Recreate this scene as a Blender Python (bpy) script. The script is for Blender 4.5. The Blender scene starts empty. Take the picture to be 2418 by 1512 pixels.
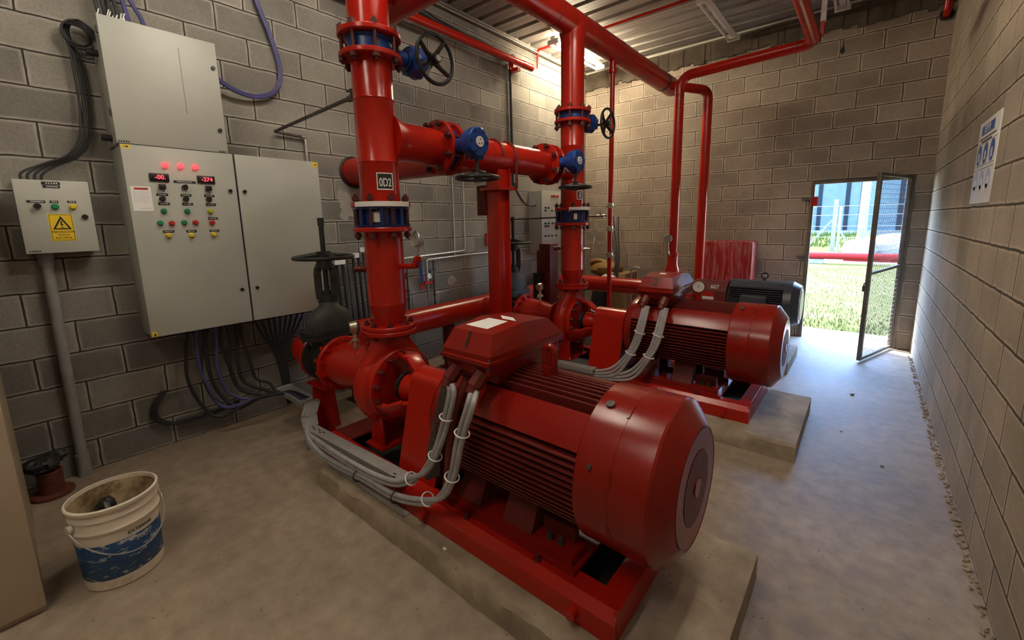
import bpy, math, random
from mathutils import Vector, Matrix
random.seed(7)
S = bpy.context.scene
COL = S.collection
PI = math.pi

# ------------------------------------------------------------------ camera
W = ((0.77309, 0.633986, -0.019833), (0.088632, -0.138934, -0.986327), (-0.628073, 0.760762, -0.1636))
cam_d = bpy.data.cameras.new('camera')
cam = bpy.data.objects.new('camera', cam_d)
COL.objects.link(cam)
cam_d.sensor_fit = 'HORIZONTAL'
cam_d.sensor_width = 36.0
cam_d.lens = 1004.94 / 2418 * 36.0
cam_d.shift_x = (1209 - 1216.449) / 2418
cam_d.shift_y = (692.185 - 756) / 2418
cam_d.clip_start = 0.02
cam_d.clip_end = 400
R = Matrix((W[0], [-v for v in W[1]], [-v for v in W[2]])).transposed().to_4x4()
cam.matrix_world = Matrix.Translation((0, 0, 1.5625)) @ R
S.camera = cam

# ------------------------------------------------------------------ world, sun, exposure
S.view_settings.view_transform = 'Standard'
S.view_settings.look = 'None'
S.view_settings.exposure = 3.0
S.view_settings.gamma = 1.0
S.view_settings.use_curve_mapping = False
SUN_EL = math.radians(58)
SUN_H = Vector((0.89, -0.45, 0)).normalized()
world = bpy.data.worlds.new('sky')
S.world = world
world.use_nodes = True
wn = world.node_tree
wn.nodes.clear()
sky = wn.nodes.new('ShaderNodeTexSky')
sky.sky_type = 'NISHITA'
sky.sun_disc = False
sky.ozone_density = 5.0
sky.dust_density = 0.4
sky.sun_elevation = SUN_EL
sky.sun_rotation = math.atan2(-SUN_H.x, -SUN_H.y)
bg = wn.nodes.new('ShaderNodeBackground')
bg.inputs['Strength'].default_value = 0.88
wo = wn.nodes.new('ShaderNodeOutputWorld')
wn.links.new(sky.outputs[0], bg.inputs[0])
wn.links.new(bg.outputs[0], wo.inputs[0])
sun_d = bpy.data.lights.new('sun', 'SUN')
sun_d.energy = 5.5
sun_d.angle = math.radians(0.6)
sun_d.color = (1.0, 0.95, 0.86)
sun = bpy.data.objects.new('sun', sun_d)
COL.objects.link(sun)
sd = Vector((SUN_H.x * math.cos(SUN_EL), SUN_H.y * math.cos(SUN_EL), -math.sin(SUN_EL)))
sun.rotation_euler = sd.to_track_quat('-Z', 'Y').to_euler()
sun.location = (-8, 12, 14)
S.cycles.max_bounces = 8
S.cycles.diffuse_bounces = 5
S.cycles.glossy_bounces = 4
S.cycles.use_denoising = True
S.cycles.sample_clamp_indirect = 12.0
TUBE_GLOW = 24.0          # fluorescent tubes at the back wall
TUBE_DIM = 14.5           # unseen tubes added to brighten the near end

# ------------------------------------------------------------------ materials
MATS = {}


def nd(nt, t, **kw):
    n = nt.nodes.new(t)
    for k, v in kw.items():
        setattr(n, k, v)
    return n


def newmat(name):
    m = bpy.data.materials.new(name)
    m.use_nodes = True
    nt = m.node_tree
    b = nt.nodes['Principled BSDF']
    MATS[name] = m
    return m, nt, b


def coords(nt, scale=1.0):
    g = nd(nt, 'ShaderNodeTexCoord')
    return g.outputs['Object']


def noise(nt, vec, scale, detail=4, rough=0.6):
    n = nd(nt, 'ShaderNodeTexNoise')
    n.inputs['Scale'].default_value = scale
    n.inputs['Detail'].default_value = detail
    n.inputs['Roughness'].default_value = rough
    if vec is not None:
        nt.links.new(vec, n.inputs['Vector'])
    return n.outputs['Fac']


def ramp(nt, fac, stops):
    r = nd(nt, 'ShaderNodeValToRGB')
    e = r.color_ramp.elements
    e[0].position, e[0].color = stops[0][0], (*stops[0][1], 1)
    e[1].position, e[1].color = stops[-1][0], (*stops[-1][1], 1)
    for p, c in stops[1:-1]:
        x = e.new(p)
        x.color = (*c, 1)
    nt.links.new(fac, r.inputs[0])
    return r.outputs[0]


def mixc(nt, fac, a, b, mode='MIX'):
    m = nd(nt, 'ShaderNodeMix', data_type='RGBA', blend_type=mode)
    for sock, v in ((m.inputs[0], fac), (m.inputs[6], a), (m.inputs[7], b)):
        if hasattr(v, 'is_linked'):
            nt.links.new(v, sock)
        elif isinstance(v, (int, float)):
            sock.default_value = v
        else:
            sock.default_value = (*v, 1)
    return m.outputs[2]


def math_n(nt, op, a, b=None):
    m = nd(nt, 'ShaderNodeMath', operation=op)
    for i, v in enumerate((a, b)):
        if v is None:
            continue
        if hasattr(v, 'is_linked'):
            nt.links.new(v, m.inputs[i])
        else:
            m.inputs[i].default_value = v
    return m.outputs[0]


def bump(nt, b, height, strength, dist=0.01):
    n = nd(nt, 'ShaderNodeBump')
    n.inputs['Strength'].default_value = strength
    n.inputs['Distance'].default_value = dist
    nt.links.new(height, n.inputs['Height'])
    nt.links.new(n.outputs[0], b.inputs['Normal'])


def simple(name, col, rough=0.5, metal=0.0, var=0.12, scale=9.0, bmp=0.0, bscale=60, emit=None, estr=0, spec=None, coat=0.0):
    m, nt, b = newmat(name)
    v = coords(nt)
    f = noise(nt, v, scale)
    lo = tuple(max(0, c * (1 - var)) for c in col)
    hi = tuple(min(1, c * (1 + var)) for c in col)
    c = ramp(nt, f, [(0.3, lo), (0.7, hi)])
    nt.links.new(c, b.inputs['Base Color'])
    b.inputs['Roughness'].default_value = rough
    b.inputs['Metallic'].default_value = metal
    b.inputs['Coat Weight'].default_value = coat
    b.inputs['Coat Roughness'].default_value = 0.15
    if spec is not None:
        b.inputs['Specular IOR Level'].default_value = spec
    if bmp:
        bump(nt, b, noise(nt, v, bscale, 5), bmp, 0.004)
    if emit:
        b.inputs['Emission Color'].default_value = (*emit, 1)
        b.inputs['Emission Strength'].default_value = estr
    return m


def red_mat(name, col, rough, dust):
    m, nt, b = newmat(name)
    v = coords(nt)
    f = noise(nt, v, 7.0, 6, 0.65)
    f2 = noise(nt, v, 45.0, 4, 0.7)
    lo = tuple(c * 0.93 for c in col)
    hi = tuple(min(1, c * 1.06) for c in col)
    c = ramp(nt, f, [(0.3, lo), (0.7, hi)])
    d = ramp(nt, f2, [(0.52, (0, 0, 0)), (0.75, (dust, dust, dust))])
    c = mixc(nt, d, c, (0.20, 0.075, 0.05))
    nt.links.new(c, b.inputs['Base Color'])
    rr = ramp(nt, f, [(0.3, (rough * 0.9,) * 3), (0.75, (min(1, rough * 1.15),) * 3)])
    nt.links.new(rr, b.inputs['Roughness'])
    b.inputs['Specular IOR Level'].default_value = 0.42
    bump(nt, b, noise(nt, v, 30, 3), 0.03, 0.004)
    return m


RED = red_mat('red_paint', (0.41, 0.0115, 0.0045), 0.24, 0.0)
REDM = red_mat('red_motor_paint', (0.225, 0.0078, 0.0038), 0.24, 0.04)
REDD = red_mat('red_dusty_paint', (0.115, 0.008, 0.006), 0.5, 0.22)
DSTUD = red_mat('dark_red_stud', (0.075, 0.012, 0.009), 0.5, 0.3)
DUSTIRON = simple('dusty_cast_iron', (0.034, 0.034, 0.031), 0.6, 0.0, 0.3, 14, 0.25, 90)
DGREY = simple('dark_cast_iron', (0.017, 0.018, 0.018), 0.55, 0.0, 0.3, 14, 0.25, 90)
BLUE = simple('blue_enamel', (0.010, 0.050, 0.25), 0.32, 0, 0.15, 9, 0.05, 60)
NAVY = simple('navy_enamel', (0.009, 0.024, 0.13), 0.28, 0, 0.15, 9, 0.05, 60)
BLACK = simple('black_plastic', (0.010, 0.010, 0.011), 0.38, 0, 0.2)
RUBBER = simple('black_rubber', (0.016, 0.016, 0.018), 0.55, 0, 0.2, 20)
STEEL = simple('zinc_steel', (0.42, 0.42, 0.42), 0.38, 0.85, 0.2, 25)
DSTEEL = simple('dark_steel', (0.085, 0.075, 0.065), 0.5, 0.5, 0.35, 25)
TRAYM = simple('galvanised_tray', (0.33, 0.325, 0.31), 0.5, 0.25, 0.12, 12)
CABLE = simple('grey_cable_sheath', (0.34, 0.335, 0.35), 0.5, 0, 0.15, 30)
BLUECAB = simple('violet_blue_cable', (0.06, 0.06, 0.19), 0.5, 0, 0.2, 20)
PVC = simple('grey_conduit', (0.27, 0.27, 0.265), 0.45, 0, 0.15, 12)
CREAM = simple('cream_cabinet_paint', (0.40, 0.41, 0.375), 0.42, 0, 0.05, 3, 0.03, 160)
CREAMD = simple('beige_cabinet_paint', (0.42, 0.35, 0.26), 0.5, 0, 0.06, 3, 0.03, 160)
WHITE = simple('white_label', (0.75, 0.75, 0.74), 0.5, 0, 0.05)
YELLOW = simple('yellow_sticker', (0.75, 0.52, 0.02), 0.45, 0, 0.06)
INK = simple('black_ink', (0.012, 0.011, 0.010), 0.5, 0, 0.1)
GREEN = simple('green_button', (0.01, 0.20, 0.085), 0.3, 0, 0.1)
LIME = simple('lime_button', (0.36, 0.45, 0.02), 0.3, 0, 0.1)
YBUT = simple('yellow_button', (0.68, 0.50, 0.03), 0.3, 0, 0.1)
RBUT = simple('red_button', (0.42, 0.025, 0.02), 0.3, 0, 0.1)
LAMPRED = simple('red_pilot_glow', (0.8, 0.06, 0.05), 0.3, 0, 0.02, emit=(1.0, 0.04, 0.05), estr=0.35)
LEDRED = simple('red_digits_glow', (0.8, 0.03, 0.03), 0.4, 0, 0.02, emit=(1.0, 0.03, 0.05), estr=0.45)
SIGNBLUE = simple('sign_blue', (0.03, 0.10, 0.36), 0.5, 0, 0.08)
SIGNPALE = simple('sign_faded_blue', (0.42, 0.46, 0.62), 0.5, 0, 0.08)
BRASS = simple('nickel_fitting', (0.55, 0.50, 0.40), 0.3, 0.8, 0.2, 30)
GAUGE = simple('gauge_face', (0.30, 0.27, 0.22), 0.3, 0, 0.06)
LAMPW = simple('white_lamp_housing', (0.62, 0.60, 0.54), 0.45, 0, 0.08)
TUBE = simple('lit_tube', (0.9, 0.88, 0.8), 0.4, 0, 0.01, emit=(1.0, 0.84, 0.58), estr=TUBE_GLOW)
TUBED = simple('added_lit_tube', (0.9, 0.88, 0.8), 0.4, 0, 0.01, emit=(1.0, 0.90, 0.74), estr=TUBE_DIM)  # glow of the fixtures added out of view
RUST = simple('rusty_red', (0.13, 0.035, 0.018), 0.7, 0, 0.4, 20, 0.3, 60)
YELTARP = simple('ochre_plastic', (0.27, 0.15, 0.04), 0.5, 0, 0.2, 6)
CARD = simple('brown_cardboard', (0.30, 0.20, 0.09), 0.8, 0, 0.15)
FRAME = simple('grey_door_frame', (0.13, 0.115, 0.10), 0.5, 0.2, 0.2, 14)
WIRE = simple('gate_wire', (0.30, 0.28, 0.26), 0.5, 0.3, 0.2, 14)
RAWCON = simple('pale_concrete', (0.12, 0.117, 0.11), 0.8, 0, 0.12, 5, 0.2, 60)
FILM = simple('white_pallet_film', (0.16, 0.155, 0.155), 0.6, 0, 0.2, 7)
WRAP = simple('white_film', (0.62, 0.60, 0.60), 0.3, 0, 0.2, 7)
OUTRED = simple('outdoor_red_paint', (0.13, 0.009, 0.008), 0.4, 0, 0.1, 3)
NAVYMOT = simple('slate_motor_paint', (0.050, 0.060, 0.080), 0.33, 0, 0.15, 9, 0.06, 60)


def concrete(name, cols, scale, rough, blotch, spots=True):
    m, nt, b = newmat(name)
    v = coords(nt)
    f = noise(nt, v, scale, 8, 0.62)
    c = ramp(nt, f, [(0.28, cols[0]), (0.5, cols[1]), (0.74, cols[2])])
    f2 = noise(nt, v, 0.9, 5, 0.6)
    bl = ramp(nt, f2, [(0.42, (0, 0, 0)), (0.68, (blotch,) * 3)])
    c = mixc(nt, bl, c, tuple(x * 0.62 for x in cols[0]))
    if spots:
        vo = nd(nt, 'ShaderNodeTexVoronoi')
        vo.inputs['Scale'].default_value = 26
        nt.links.new(v, vo.inputs['Vector'])
        sp = ramp(nt, vo.outputs['Distance'], [(0.07, (0.85,) * 3), (0.15, (0, 0, 0))])
        sel = math_n(nt, 'MULTIPLY', sp, ramp(nt, noise(nt, v, 7, 2), [(0.52, (0, 0, 0)), (0.60, (1, 1, 1))]))
        c = mixc(nt, sel, c, tuple(x * 0.35 for x in cols[0]))
    nt.links.new(c, b.inputs['Base Color'])
    rr = ramp(nt, f, [(0.3, (rough * 0.92,) * 3), (0.75, (min(1, rough * 1.08),) * 3)])
    nt.links.new(rr, b.inputs['Roughness'])
    h = math_n(nt, 'ADD', noise(nt, v, 60, 6, 0.7), math_n(nt, 'MULTIPLY', f, 1.5))
    bump(nt, b, h, 0.22, 0.006)
    return m


FLOOR = concrete('floor_concrete', [(0.225, 0.172, 0.125), (0.31, 0.245, 0.182), (0.40, 0.325, 0.25)], 11, 0.60, 0.45)
PLINTH = concrete('plinth_concrete', [(0.22, 0.172, 0.12), (0.335, 0.27, 0.195), (0.47, 0.39, 0.295)], 7, 0.9, 0.3)
BEAM = concrete('rough_beam', [(0.05, 0.038, 0.027), (0.10, 0.078, 0.055), (0.17, 0.135, 0.098)], 5, 0.9, 0.4, False)


def block_mat(name, axis, shift, c1, c2, mortar, smear, msz=0.0052):
    m, nt, b = newmat(name)
    v = coords(nt)
    sep = nd(nt, 'ShaderNodeSeparateXYZ')
    nt.links.new(v, sep.inputs[0])
    wob = noise(nt, v, 9.0, 3)
    wv = math_n(nt, 'MULTIPLY', math_n(nt, 'SUBTRACT', wob, 0.5), 0.014)
    u = math_n(nt, 'ADD', math_n(nt, 'ADD', sep.outputs[axis], shift), wv)
    z = math_n(nt, 'ADD', sep.outputs[2], wv)
    com = nd(nt, 'ShaderNodeCombineXYZ')
    nt.links.new(u, com.inputs[0])
    nt.links.new(z, com.inputs[1])

    def brick(msize, smooth):
        br = nd(nt, 'ShaderNodeTexBrick')
        br.offset = 0.5
        br.offset_frequency = 2
        br.squash = 1.0
        br.inputs['Scale'].default_value = 1.0
        br.inputs['Mortar Size'].default_value = msize
        br.inputs['Mortar Smooth'].default_value = smooth
        br.inputs['Bias'].default_value = 0.0
        br.inputs['Brick Width'].default_value = 0.4
        br.inputs['Row Height'].default_value = 0.2
        nt.links.new(com.outputs[0], br.inputs['Vector'])
        return br
    br = brick(msz, 0.15)
    br.inputs['Color1'].default_value = (*c1, 1)
    br.inputs['Color2'].default_value = (*c2, 1)
    br.inputs['Mortar'].default_value = (*mortar, 1)
    wide = brick(0.026, 0.85)
    # cement smeared beside the joints
    sm = ramp(nt, noise(nt, v, 5.0, 6, 0.7), [(0.36, (smear * 0.32,) * 3), (0.56, (smear,) * 3)])
    smf = math_n(nt, 'MULTIPLY', sm, math_n(nt, 'SUBTRACT', wide.outputs['Fac'], br.outputs['Fac']))
    c = br.outputs['Color']
    g = noise(nt, v, 70, 6, 0.75)
    c = mixc(nt, 1.0, c, ramp(nt, g, [(0.25, (0.74,) * 3), (0.75, (1.18,) * 3)]), 'MULTIPLY')
    st = noise(nt, v, 1.3, 6, 0.6)
    c = mixc(nt, 1.0, c, ramp(nt, st, [(0.32, (0.72,) * 3), (0.62, (1.1,) * 3)]), 'MULTIPLY')
    c = mixc(nt, smf, c, tuple(min(1, x * 2.2) for x in c1))
    nt.links.new(c, b.inputs['Base Color'])
    b.inputs['Roughness'].default_value = 0.9
    b.inputs['Specular IOR Level'].default_value = 0.25
    h = math_n(nt, 'SUBTRACT', math_n(nt, 'MULTIPLY', g, 0.22), math_n(nt, 'MULTIPLY', br.outputs['Fac'], 1.2))
    bump(nt, b, h, 0.7, 0.008)
    return m


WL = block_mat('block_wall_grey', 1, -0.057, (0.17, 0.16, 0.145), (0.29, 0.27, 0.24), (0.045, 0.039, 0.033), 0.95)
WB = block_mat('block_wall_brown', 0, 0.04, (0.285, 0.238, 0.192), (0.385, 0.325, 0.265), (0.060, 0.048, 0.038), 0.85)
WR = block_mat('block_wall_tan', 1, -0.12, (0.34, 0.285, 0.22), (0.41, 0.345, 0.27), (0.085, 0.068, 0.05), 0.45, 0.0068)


def roof_mat():
    m, nt, b = newmat('galvanised_roof')
    v = coords(nt)
    mp = nd(nt, 'ShaderNodeMapping')
    mp.inputs['Scale'].default_value = (0.5, 14, 1)
    nt.links.new(v, mp.inputs['Vector'])
    f = noise(nt, mp.outputs[0], 2.0, 6, 0.65)
    f2 = noise(nt, v, 1.6, 5, 0.6)
    c = ramp(nt, f, [(0.3, (0.15, 0.14, 0.125)), (0.7, (0.45, 0.435, 0.41))])
    c = mixc(nt, ramp(nt, f2, [(0.45, (0, 0, 0)), (0.7, (0.5,) * 3)]), c, (0.19, 0.145, 0.10))
    nt.links.new(c, b.inputs['Base Color'])
    b.inputs['Metallic'].default_value = 0.35
    b.inputs['Roughness'].default_value = 0.5
    return m


ROOF = roof_mat()


def bucket_blue():
    m, nt, b = newmat('scuffed_blue_band')
    v = coords(nt)
    mp = nd(nt, 'ShaderNodeMapping')
    mp.inputs['Scale'].default_value = (1, 1, 2.4)
    nt.links.new(v, mp.inputs['Vector'])
    f = noise(nt, mp.outputs[0], 17, 7, 0.72)
    s = ramp(nt, f, [(0.56, (0, 0, 0)), (0.61, (0.9,) * 3)])
    c = mixc(nt, s, (0.012, 0.06, 0.17), (0.42, 0.42, 0.42))
    nt.links.new(c, b.inputs['Base Color'])
    b.inputs['Roughness'].default_value = 0.45
    return m


def grimy(name, col, dirt, lo, hi):
    m, nt, b = newmat(name)
    v = coords(nt)
    f = noise(nt, v, 11, 7, 0.7)
    s = ramp(nt, f, [(lo, (0, 0, 0)), (hi, (0.85,) * 3)])
    nt.links.new(mixc(nt, s, col, dirt), b.inputs['Base Color'])
    b.inputs['Roughness'].default_value = 0.5
    return m


BUCKBLUE = bucket_blue()
BUCKET = grimy('white_bucket_plastic', (0.66, 0.60, 0.50), (0.33, 0.26, 0.17), 0.58, 0.78)
BUCKIN = grimy('stained_bucket_lining', (0.50, 0.40, 0.24), (0.10, 0.06, 0.015), 0.42, 0.62)


def grille_mat():
    m, nt, b = newmat('perforated_grille')
    v = coords(nt)
    vo = nd(nt, 'ShaderNodeTexVoronoi')
    vo.inputs['Scale'].default_value = 85
    vo.inputs['Randomness'].default_value = 0.15
    nt.links.new(v, vo.inputs['Vector'])
    c = ramp(nt, vo.outputs['Distance'], [(0.36, (0.020, 0.008, 0.007)), (0.46, (0.26, 0.05, 0.045))])
    nt.links.new(c, b.inputs['Base Color'])
    b.inputs['Roughness'].default_value = 0.5
    return m


GRILLE = grille_mat()


def wrapred():
    m, nt, b = newmat('red_box_under_film')
    v = coords(nt)
    mp = nd(nt, 'ShaderNodeMapping')
    mp.inputs['Scale'].default_value = (16, 16, 1.6)
    nt.links.new(v, mp.inputs['Vector'])
    f = noise(nt, mp.outputs[0], 1.6, 6, 0.7)
    c = ramp(nt, f, [(0.45, (0.33, 0.012, 0.014)), (0.72, (0.55, 0.25, 0.24))])
    nt.links.new(c, b.inputs['Base Color'])
    b.inputs['Roughness'].default_value = 0.22
    bump(nt, b, f, 0.6, 0.02)
    return m


WRAPRED = wrapred()


def lawn_mat():
    m, nt, b = newmat('lawn')
    v = coords(nt)
    f = noise(nt, v, 1.1, 6, 0.65)
    f2 = noise(nt, v, 30, 4, 0.7)
    c = ramp(nt, f, [(0.3, (0.036, 0.042, 0.009)), (0.55, (0.055, 0.058, 0.017)), (0.75, (0.080, 0.076, 0.032))])
    c = mixc(nt, 1.0, c, ramp(nt, f2, [(0.3, (0.7,) * 3), (0.7, (1.2,) * 3)]), 'MULTIPLY')
    nt.links.new(c, b.inputs['Base Color'])
    b.inputs['Roughness'].default_value = 0.9
    return m


LAWN = lawn_mat()
BLADE = simple('grass_blade', (0.036, 0.050, 0.007), 0.7, 0, 0.25, 3)
APRON = concrete('apron_concrete', [(0.15, 0.132, 0.12), (0.19, 0.168, 0.152), (0.225, 0.20, 0.182)], 5, 0.85, 0.1, False)
CLAD = simple('pale_blue_cladding', (0.048, 0.070, 0.088), 0.5, 0, 0.12, 2)
CLADD = simple('dark_cladding_strip', (0.005, 0.008, 0.011), 0.5, 0, 0.1, 2)


# ------------------------------------------------------------------ mesh builder
def frame_of(d):
    d = Vector(d).normalized()
    a = Vector((0, 0, 1)) if abs(d.z) < 0.9 else Vector((1, 0, 0))
    u = d.cross(a).normalized()
    return u, d.cross(u).normalized(), d


class MB:
    def __init__(self):
        self.v, self.f = [], []

    def add(self, vs, fs):
        o = len(self.v)
        self.v += [tuple(x) for x in vs]
        self.f += [tuple(i + o for i in f) for f in fs]
        return self

    def box(self, x0, x1, y0, y1, z0, z1):
        vs = [(x, y, z) for z in (z0, z1) for y in (y0, y1) for x in (x0, x1)]
        return self.add(vs, [(0, 2, 3, 1), (4, 5, 7, 6), (0, 1, 5, 4), (2, 6, 7, 3), (0, 4, 6, 2), (1, 3, 7, 5)])

    def obox(self, c, size, ux, uy, uz):
        c, ux, uy, uz = Vector(c), Vector(ux), Vector(uy), Vector(uz)
        vs = [c + ux * (size[0] / 2 * a) + uy * (size[1] / 2 * b) + uz * (size[2] / 2 * d) for d in (-1, 1) for b in (-1, 1) for a in (-1, 1)]
        return self.add(vs, [(0, 2, 3, 1), (4, 5, 7, 6), (0, 1, 5, 4), (2, 6, 7, 3), (0, 4, 6, 2), (1, 3, 7, 5)])

    def bar(self, p0, p1, w, h, up=(0, 0, 1)):
        p0, p1 = Vector(p0), Vector(p1)
        d = (p1 - p0)
        L = d.length
        d.normalize()
        u = d.cross(Vector(up))
        if u.length < 1e-4:
            u = d.cross(Vector((1, 0, 0)))
        u.normalize()
        n = u.cross(d)
        return self.obox((p0 + p1) / 2, (L, w, h), d, u, n)

    def cyl(self, p0, p1, r, r2=None, n=24, caps=True):
        r2 = r if r2 is None else r2
        p0, p1 = Vector(p0), Vector(p1)
        u, w, d = frame_of(p1 - p0)
        vs = []
        for p, rr in ((p0, r), (p1, r2)):
            vs += [p + (u * math.cos(2 * PI * i / n) + w * math.sin(2 * PI * i / n)) * rr for i in range(n)]
        fs = [(i, (i + 1) % n, n + (i + 1) % n, n + i) for i in range(n)]
        if caps:
            fs += [tuple(range(n - 1, -1, -1)), tuple(range(n, 2 * n))]
        return self.add(vs, fs)

    def lathe(self, prof, o, axis=(0, 0, 1), n=32, close=False, sx=1.0):
        """prof: (radius, distance along axis)"""
        o = Vector(o)
        u, w, d = frame_of(axis)
        vs, fs = [], []
        for r, t in prof:
            vs += [o + d * t + (u * math.cos(2 * PI * i / n) + w * (sx * math.sin(2 * PI * i / n))) * r for i in range(n)]
        m = len(prof)
        for j in range(m - 1 if not close else m):
            k = (j + 1) % m
            fs += [(j * n + i, j * n + (i + 1) % n, k * n + (i + 1) % n, k * n + i) for i in range(n)]
        if not close:
            fs += [tuple(range(n - 1, -1, -1)), tuple(range((m - 1) * n, m * n))]
        return self.add(vs, fs)

    def tube(self, pts, r, n=10, closed=False, caps=True):
        P = [Vector(p) for p in pts]
        m = len(P)
        T = []
        for i in range(m):
            a = P[(i - 1) % m] if (closed or i > 0) else P[i]
            b = P[(i + 1) % m] if (closed or i < m - 1) else P[i]
            T.append((b - a).normalized())
        u = frame_of(T[0])[0]
        vs = []
        for i in range(m):
            u = (u - T[i] * u.dot(T[i]))
            if u.length < 1e-6:
                u = frame_of(T[i])[0]
            u.normalize()
            w = T[i].cross(u)
            rr = r[i] if isinstance(r, (list, tuple)) else r
            vs += [P[i] + (u * math.cos(2 * PI * k / n) + w * math.sin(2 * PI * k / n)) * rr for k in range(n)]
        fs = []
        for i in range(m if closed else m - 1):
            j = (i + 1) % m
            fs += [(i * n + k, i * n + (k + 1) % n, j * n + (k + 1) % n, j * n + k) for k in range(n)]
        if caps and not closed:
            fs += [tuple(range(n - 1, -1, -1)), tuple(range((m - 1) * n, m * n))]
        return self.add(vs, fs)

    def torus(self, c, axis, Rr, r, n=36, m=10, a0=0, a1=2 * PI):
        c = Vector(c)
        u, w, d = frame_of(axis)
        full = abs(a1 - a0 - 2 * PI) < 1e-6
        k = n if full else n + 1
        pts = [c + (u * math.cos(a0 + (a1 - a0) * i / n) + w * math.sin(a0 + (a1 - a0) * i / n)) * Rr for i in range(k)]
        return self.tube(pts, r, m, closed=full)

    def prism(self, poly, a0, a1, plane='xz'):
        def P(u, v, a):
            return {'xz': (u, a, v), 'yz': (a, u, v), 'xy': (u, v, a)}[plane]
        n = len(poly)
        vs = [P(u, v, a0) for u, v in poly] + [P(u, v, a1) for u, v in poly]
        fs = [(i, (i + 1) % n, n + (i + 1) % n, n + i) for i in range(n)] + [tuple(range(n - 1, -1, -1)), tuple(range(n, 2 * n))]
        return self.add(vs, fs)

    def ball(self, c, r, n=16, m=10, rough=0.0):
        rs = r if isinstance(r, (tuple, list)) else (r, r, r)
        vs, fs = [], []
        for j in range(m + 1):
            t = PI * j / m
            for i in range(n):
                p = 2 * PI * i / n
                k = 1 + (random.uniform(-rough, rough) if 0 < j < m else 0)
                vs.append((c[0] + rs[0] * k * math.sin(t) * math.cos(p), c[1] + rs[1] * k * math.sin(t) * math.sin(p), c[2] + rs[2] * k * math.cos(t)))
        for j in range(m):
            fs += [(j * n + i, j * n + (i + 1) % n, (j + 1) * n + (i + 1) % n, (j + 1) * n + i) for i in range(n)]
        return self.add(vs, fs)

    def quad(self, *p):
        return self.add(p, [tuple(range(len(p)))])

    def mesh(self, name, mat, off=(0, 0, 0), bevel=0, angle=35):
        me = bpy.data.meshes.new(name)
        ox, oy, oz = off
        me.from_pydata([(x - ox, y - oy, z - oz) for x, y, z in self.v], [], self.f)
        me.materials.append(mat)
        import bmesh
        bm = bmesh.new()
        bm.from_mesh(me)
        bmesh.ops.remove_doubles(bm, verts=bm.verts, dist=1e-5)
        bmesh.ops.recalc_face_normals(bm, faces=bm.faces)
        if bevel:
            ed = [e for e in bm.edges if len(e.link_faces) == 2 and e.calc_face_angle() > math.radians(40)]
            bmesh.ops.bevel(bm, geom=ed, offset=bevel, segments=2, profile=0.5, affect='EDGES', clamp_overlap=True)
        bm.to_mesh(me)
        bm.free()
        for p in me.polygons:
            p.use_smooth = True
        me.set_sharp_from_angle(angle=math.radians(angle))
        return me


def props(o, label=None, cat=None, group=None, kind=None):
    if label:
        o['label'] = label
    if cat:
        o['category'] = cat
    if group:
        o['group'] = group
    if kind:
        o['kind'] = kind
    return o


class Thing:
    """An Empty at the base of a thing; parts are given in world coordinates."""
    def __init__(self, name, label, cat, loc=(0, 0, 0), group=None, kind=None, rotz=0, local=False):
        self.o = bpy.data.objects.new(name, None)
        self.o.empty_display_size = 0.1
        COL.objects.link(self.o)
        self.o.location = loc
        self.o.rotation_euler = (0, 0, rotz)
        self.off = (0, 0, 0) if local else tuple(loc)
        props(self.o, label, cat, group, kind)

    def part(self, name, mb, mat, parent=None, label=None, bevel=0, angle=35, kind=None):
        me = mb if isinstance(mb, bpy.types.Mesh) else mb.mesh(name, mat, self.off, bevel, angle)
        o = bpy.data.objects.new(name, me)
        COL.objects.link(o)
        o.parent = parent or self.o
        props(o, label, None, None, kind)
        return o

    def text(self, name, s, size, at, right, up, mat, parent=None, depth=0.0012, align='CENTER', sx=1.0):
        me = text_mesh(s, size, at, right, up, mat, self.off, depth, align, sx)
        o = bpy.data.objects.new(name, me)
        me.name = name
        COL.objects.link(o)
        o.parent = parent or self.o
        return o


def text_mesh(s, size, at, right, up, mat, off, depth=0.0012, align='CENTER', sx=1.0):
    cu = bpy.data.curves.new('lettering', 'FONT')
    cu.body = s
    cu.size = size
    cu.align_x = align
    cu.align_y = 'CENTER'
    cu.extrude = depth / 2
    cu.offset = size * 0.018
    ob = bpy.data.objects.new('lettering', cu)
    COL.objects.link(ob)
    bpy.context.view_layer.update()
    dg = bpy.context.evaluated_depsgraph_get()
    me = bpy.data.meshes.new_from_object(ob.evaluated_get(dg))
    bpy.data.objects.remove(ob)
    bpy.data.curves.remove(cu)
    right, up = Vector(right).normalized(), Vector(up).normalized()
    nrm = right.cross(up)
    at = Vector(at) - Vector(off)
    for v in me.vertices:
        c = v.co.copy()
        v.co = at + right * (c.x * sx) + up * c.y + nrm * (c.z + depth / 2)
    me.materials.clear()
    me.materials.append(mat)
    return me


def single(name, label, cat, mb, mat, base=None, group=None, kind=None, bevel=0, angle=35):
    xs = [v[0] for v in mb.v]
    ys = [v[1] for v in mb.v]
    zs = [v[2] for v in mb.v]
    base = base or ((min(xs) + max(xs)) / 2, (min(ys) + max(ys)) / 2, min(zs))
    o = bpy.data.objects.new(name, mb.mesh(name, mat, base, bevel, angle))
    o.location = base
    COL.objects.link(o)
    return props(o, label, cat, group, kind)


def struct(name, mb, mat, bevel=0):
    """setting meshes keep world coordinates so that courses run through"""
    o = bpy.data.objects.new(name, mb.mesh(name, mat, (0, 0, 0), bevel))
    COL.objects.link(o)
    return props(o, kind='structure')


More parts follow.
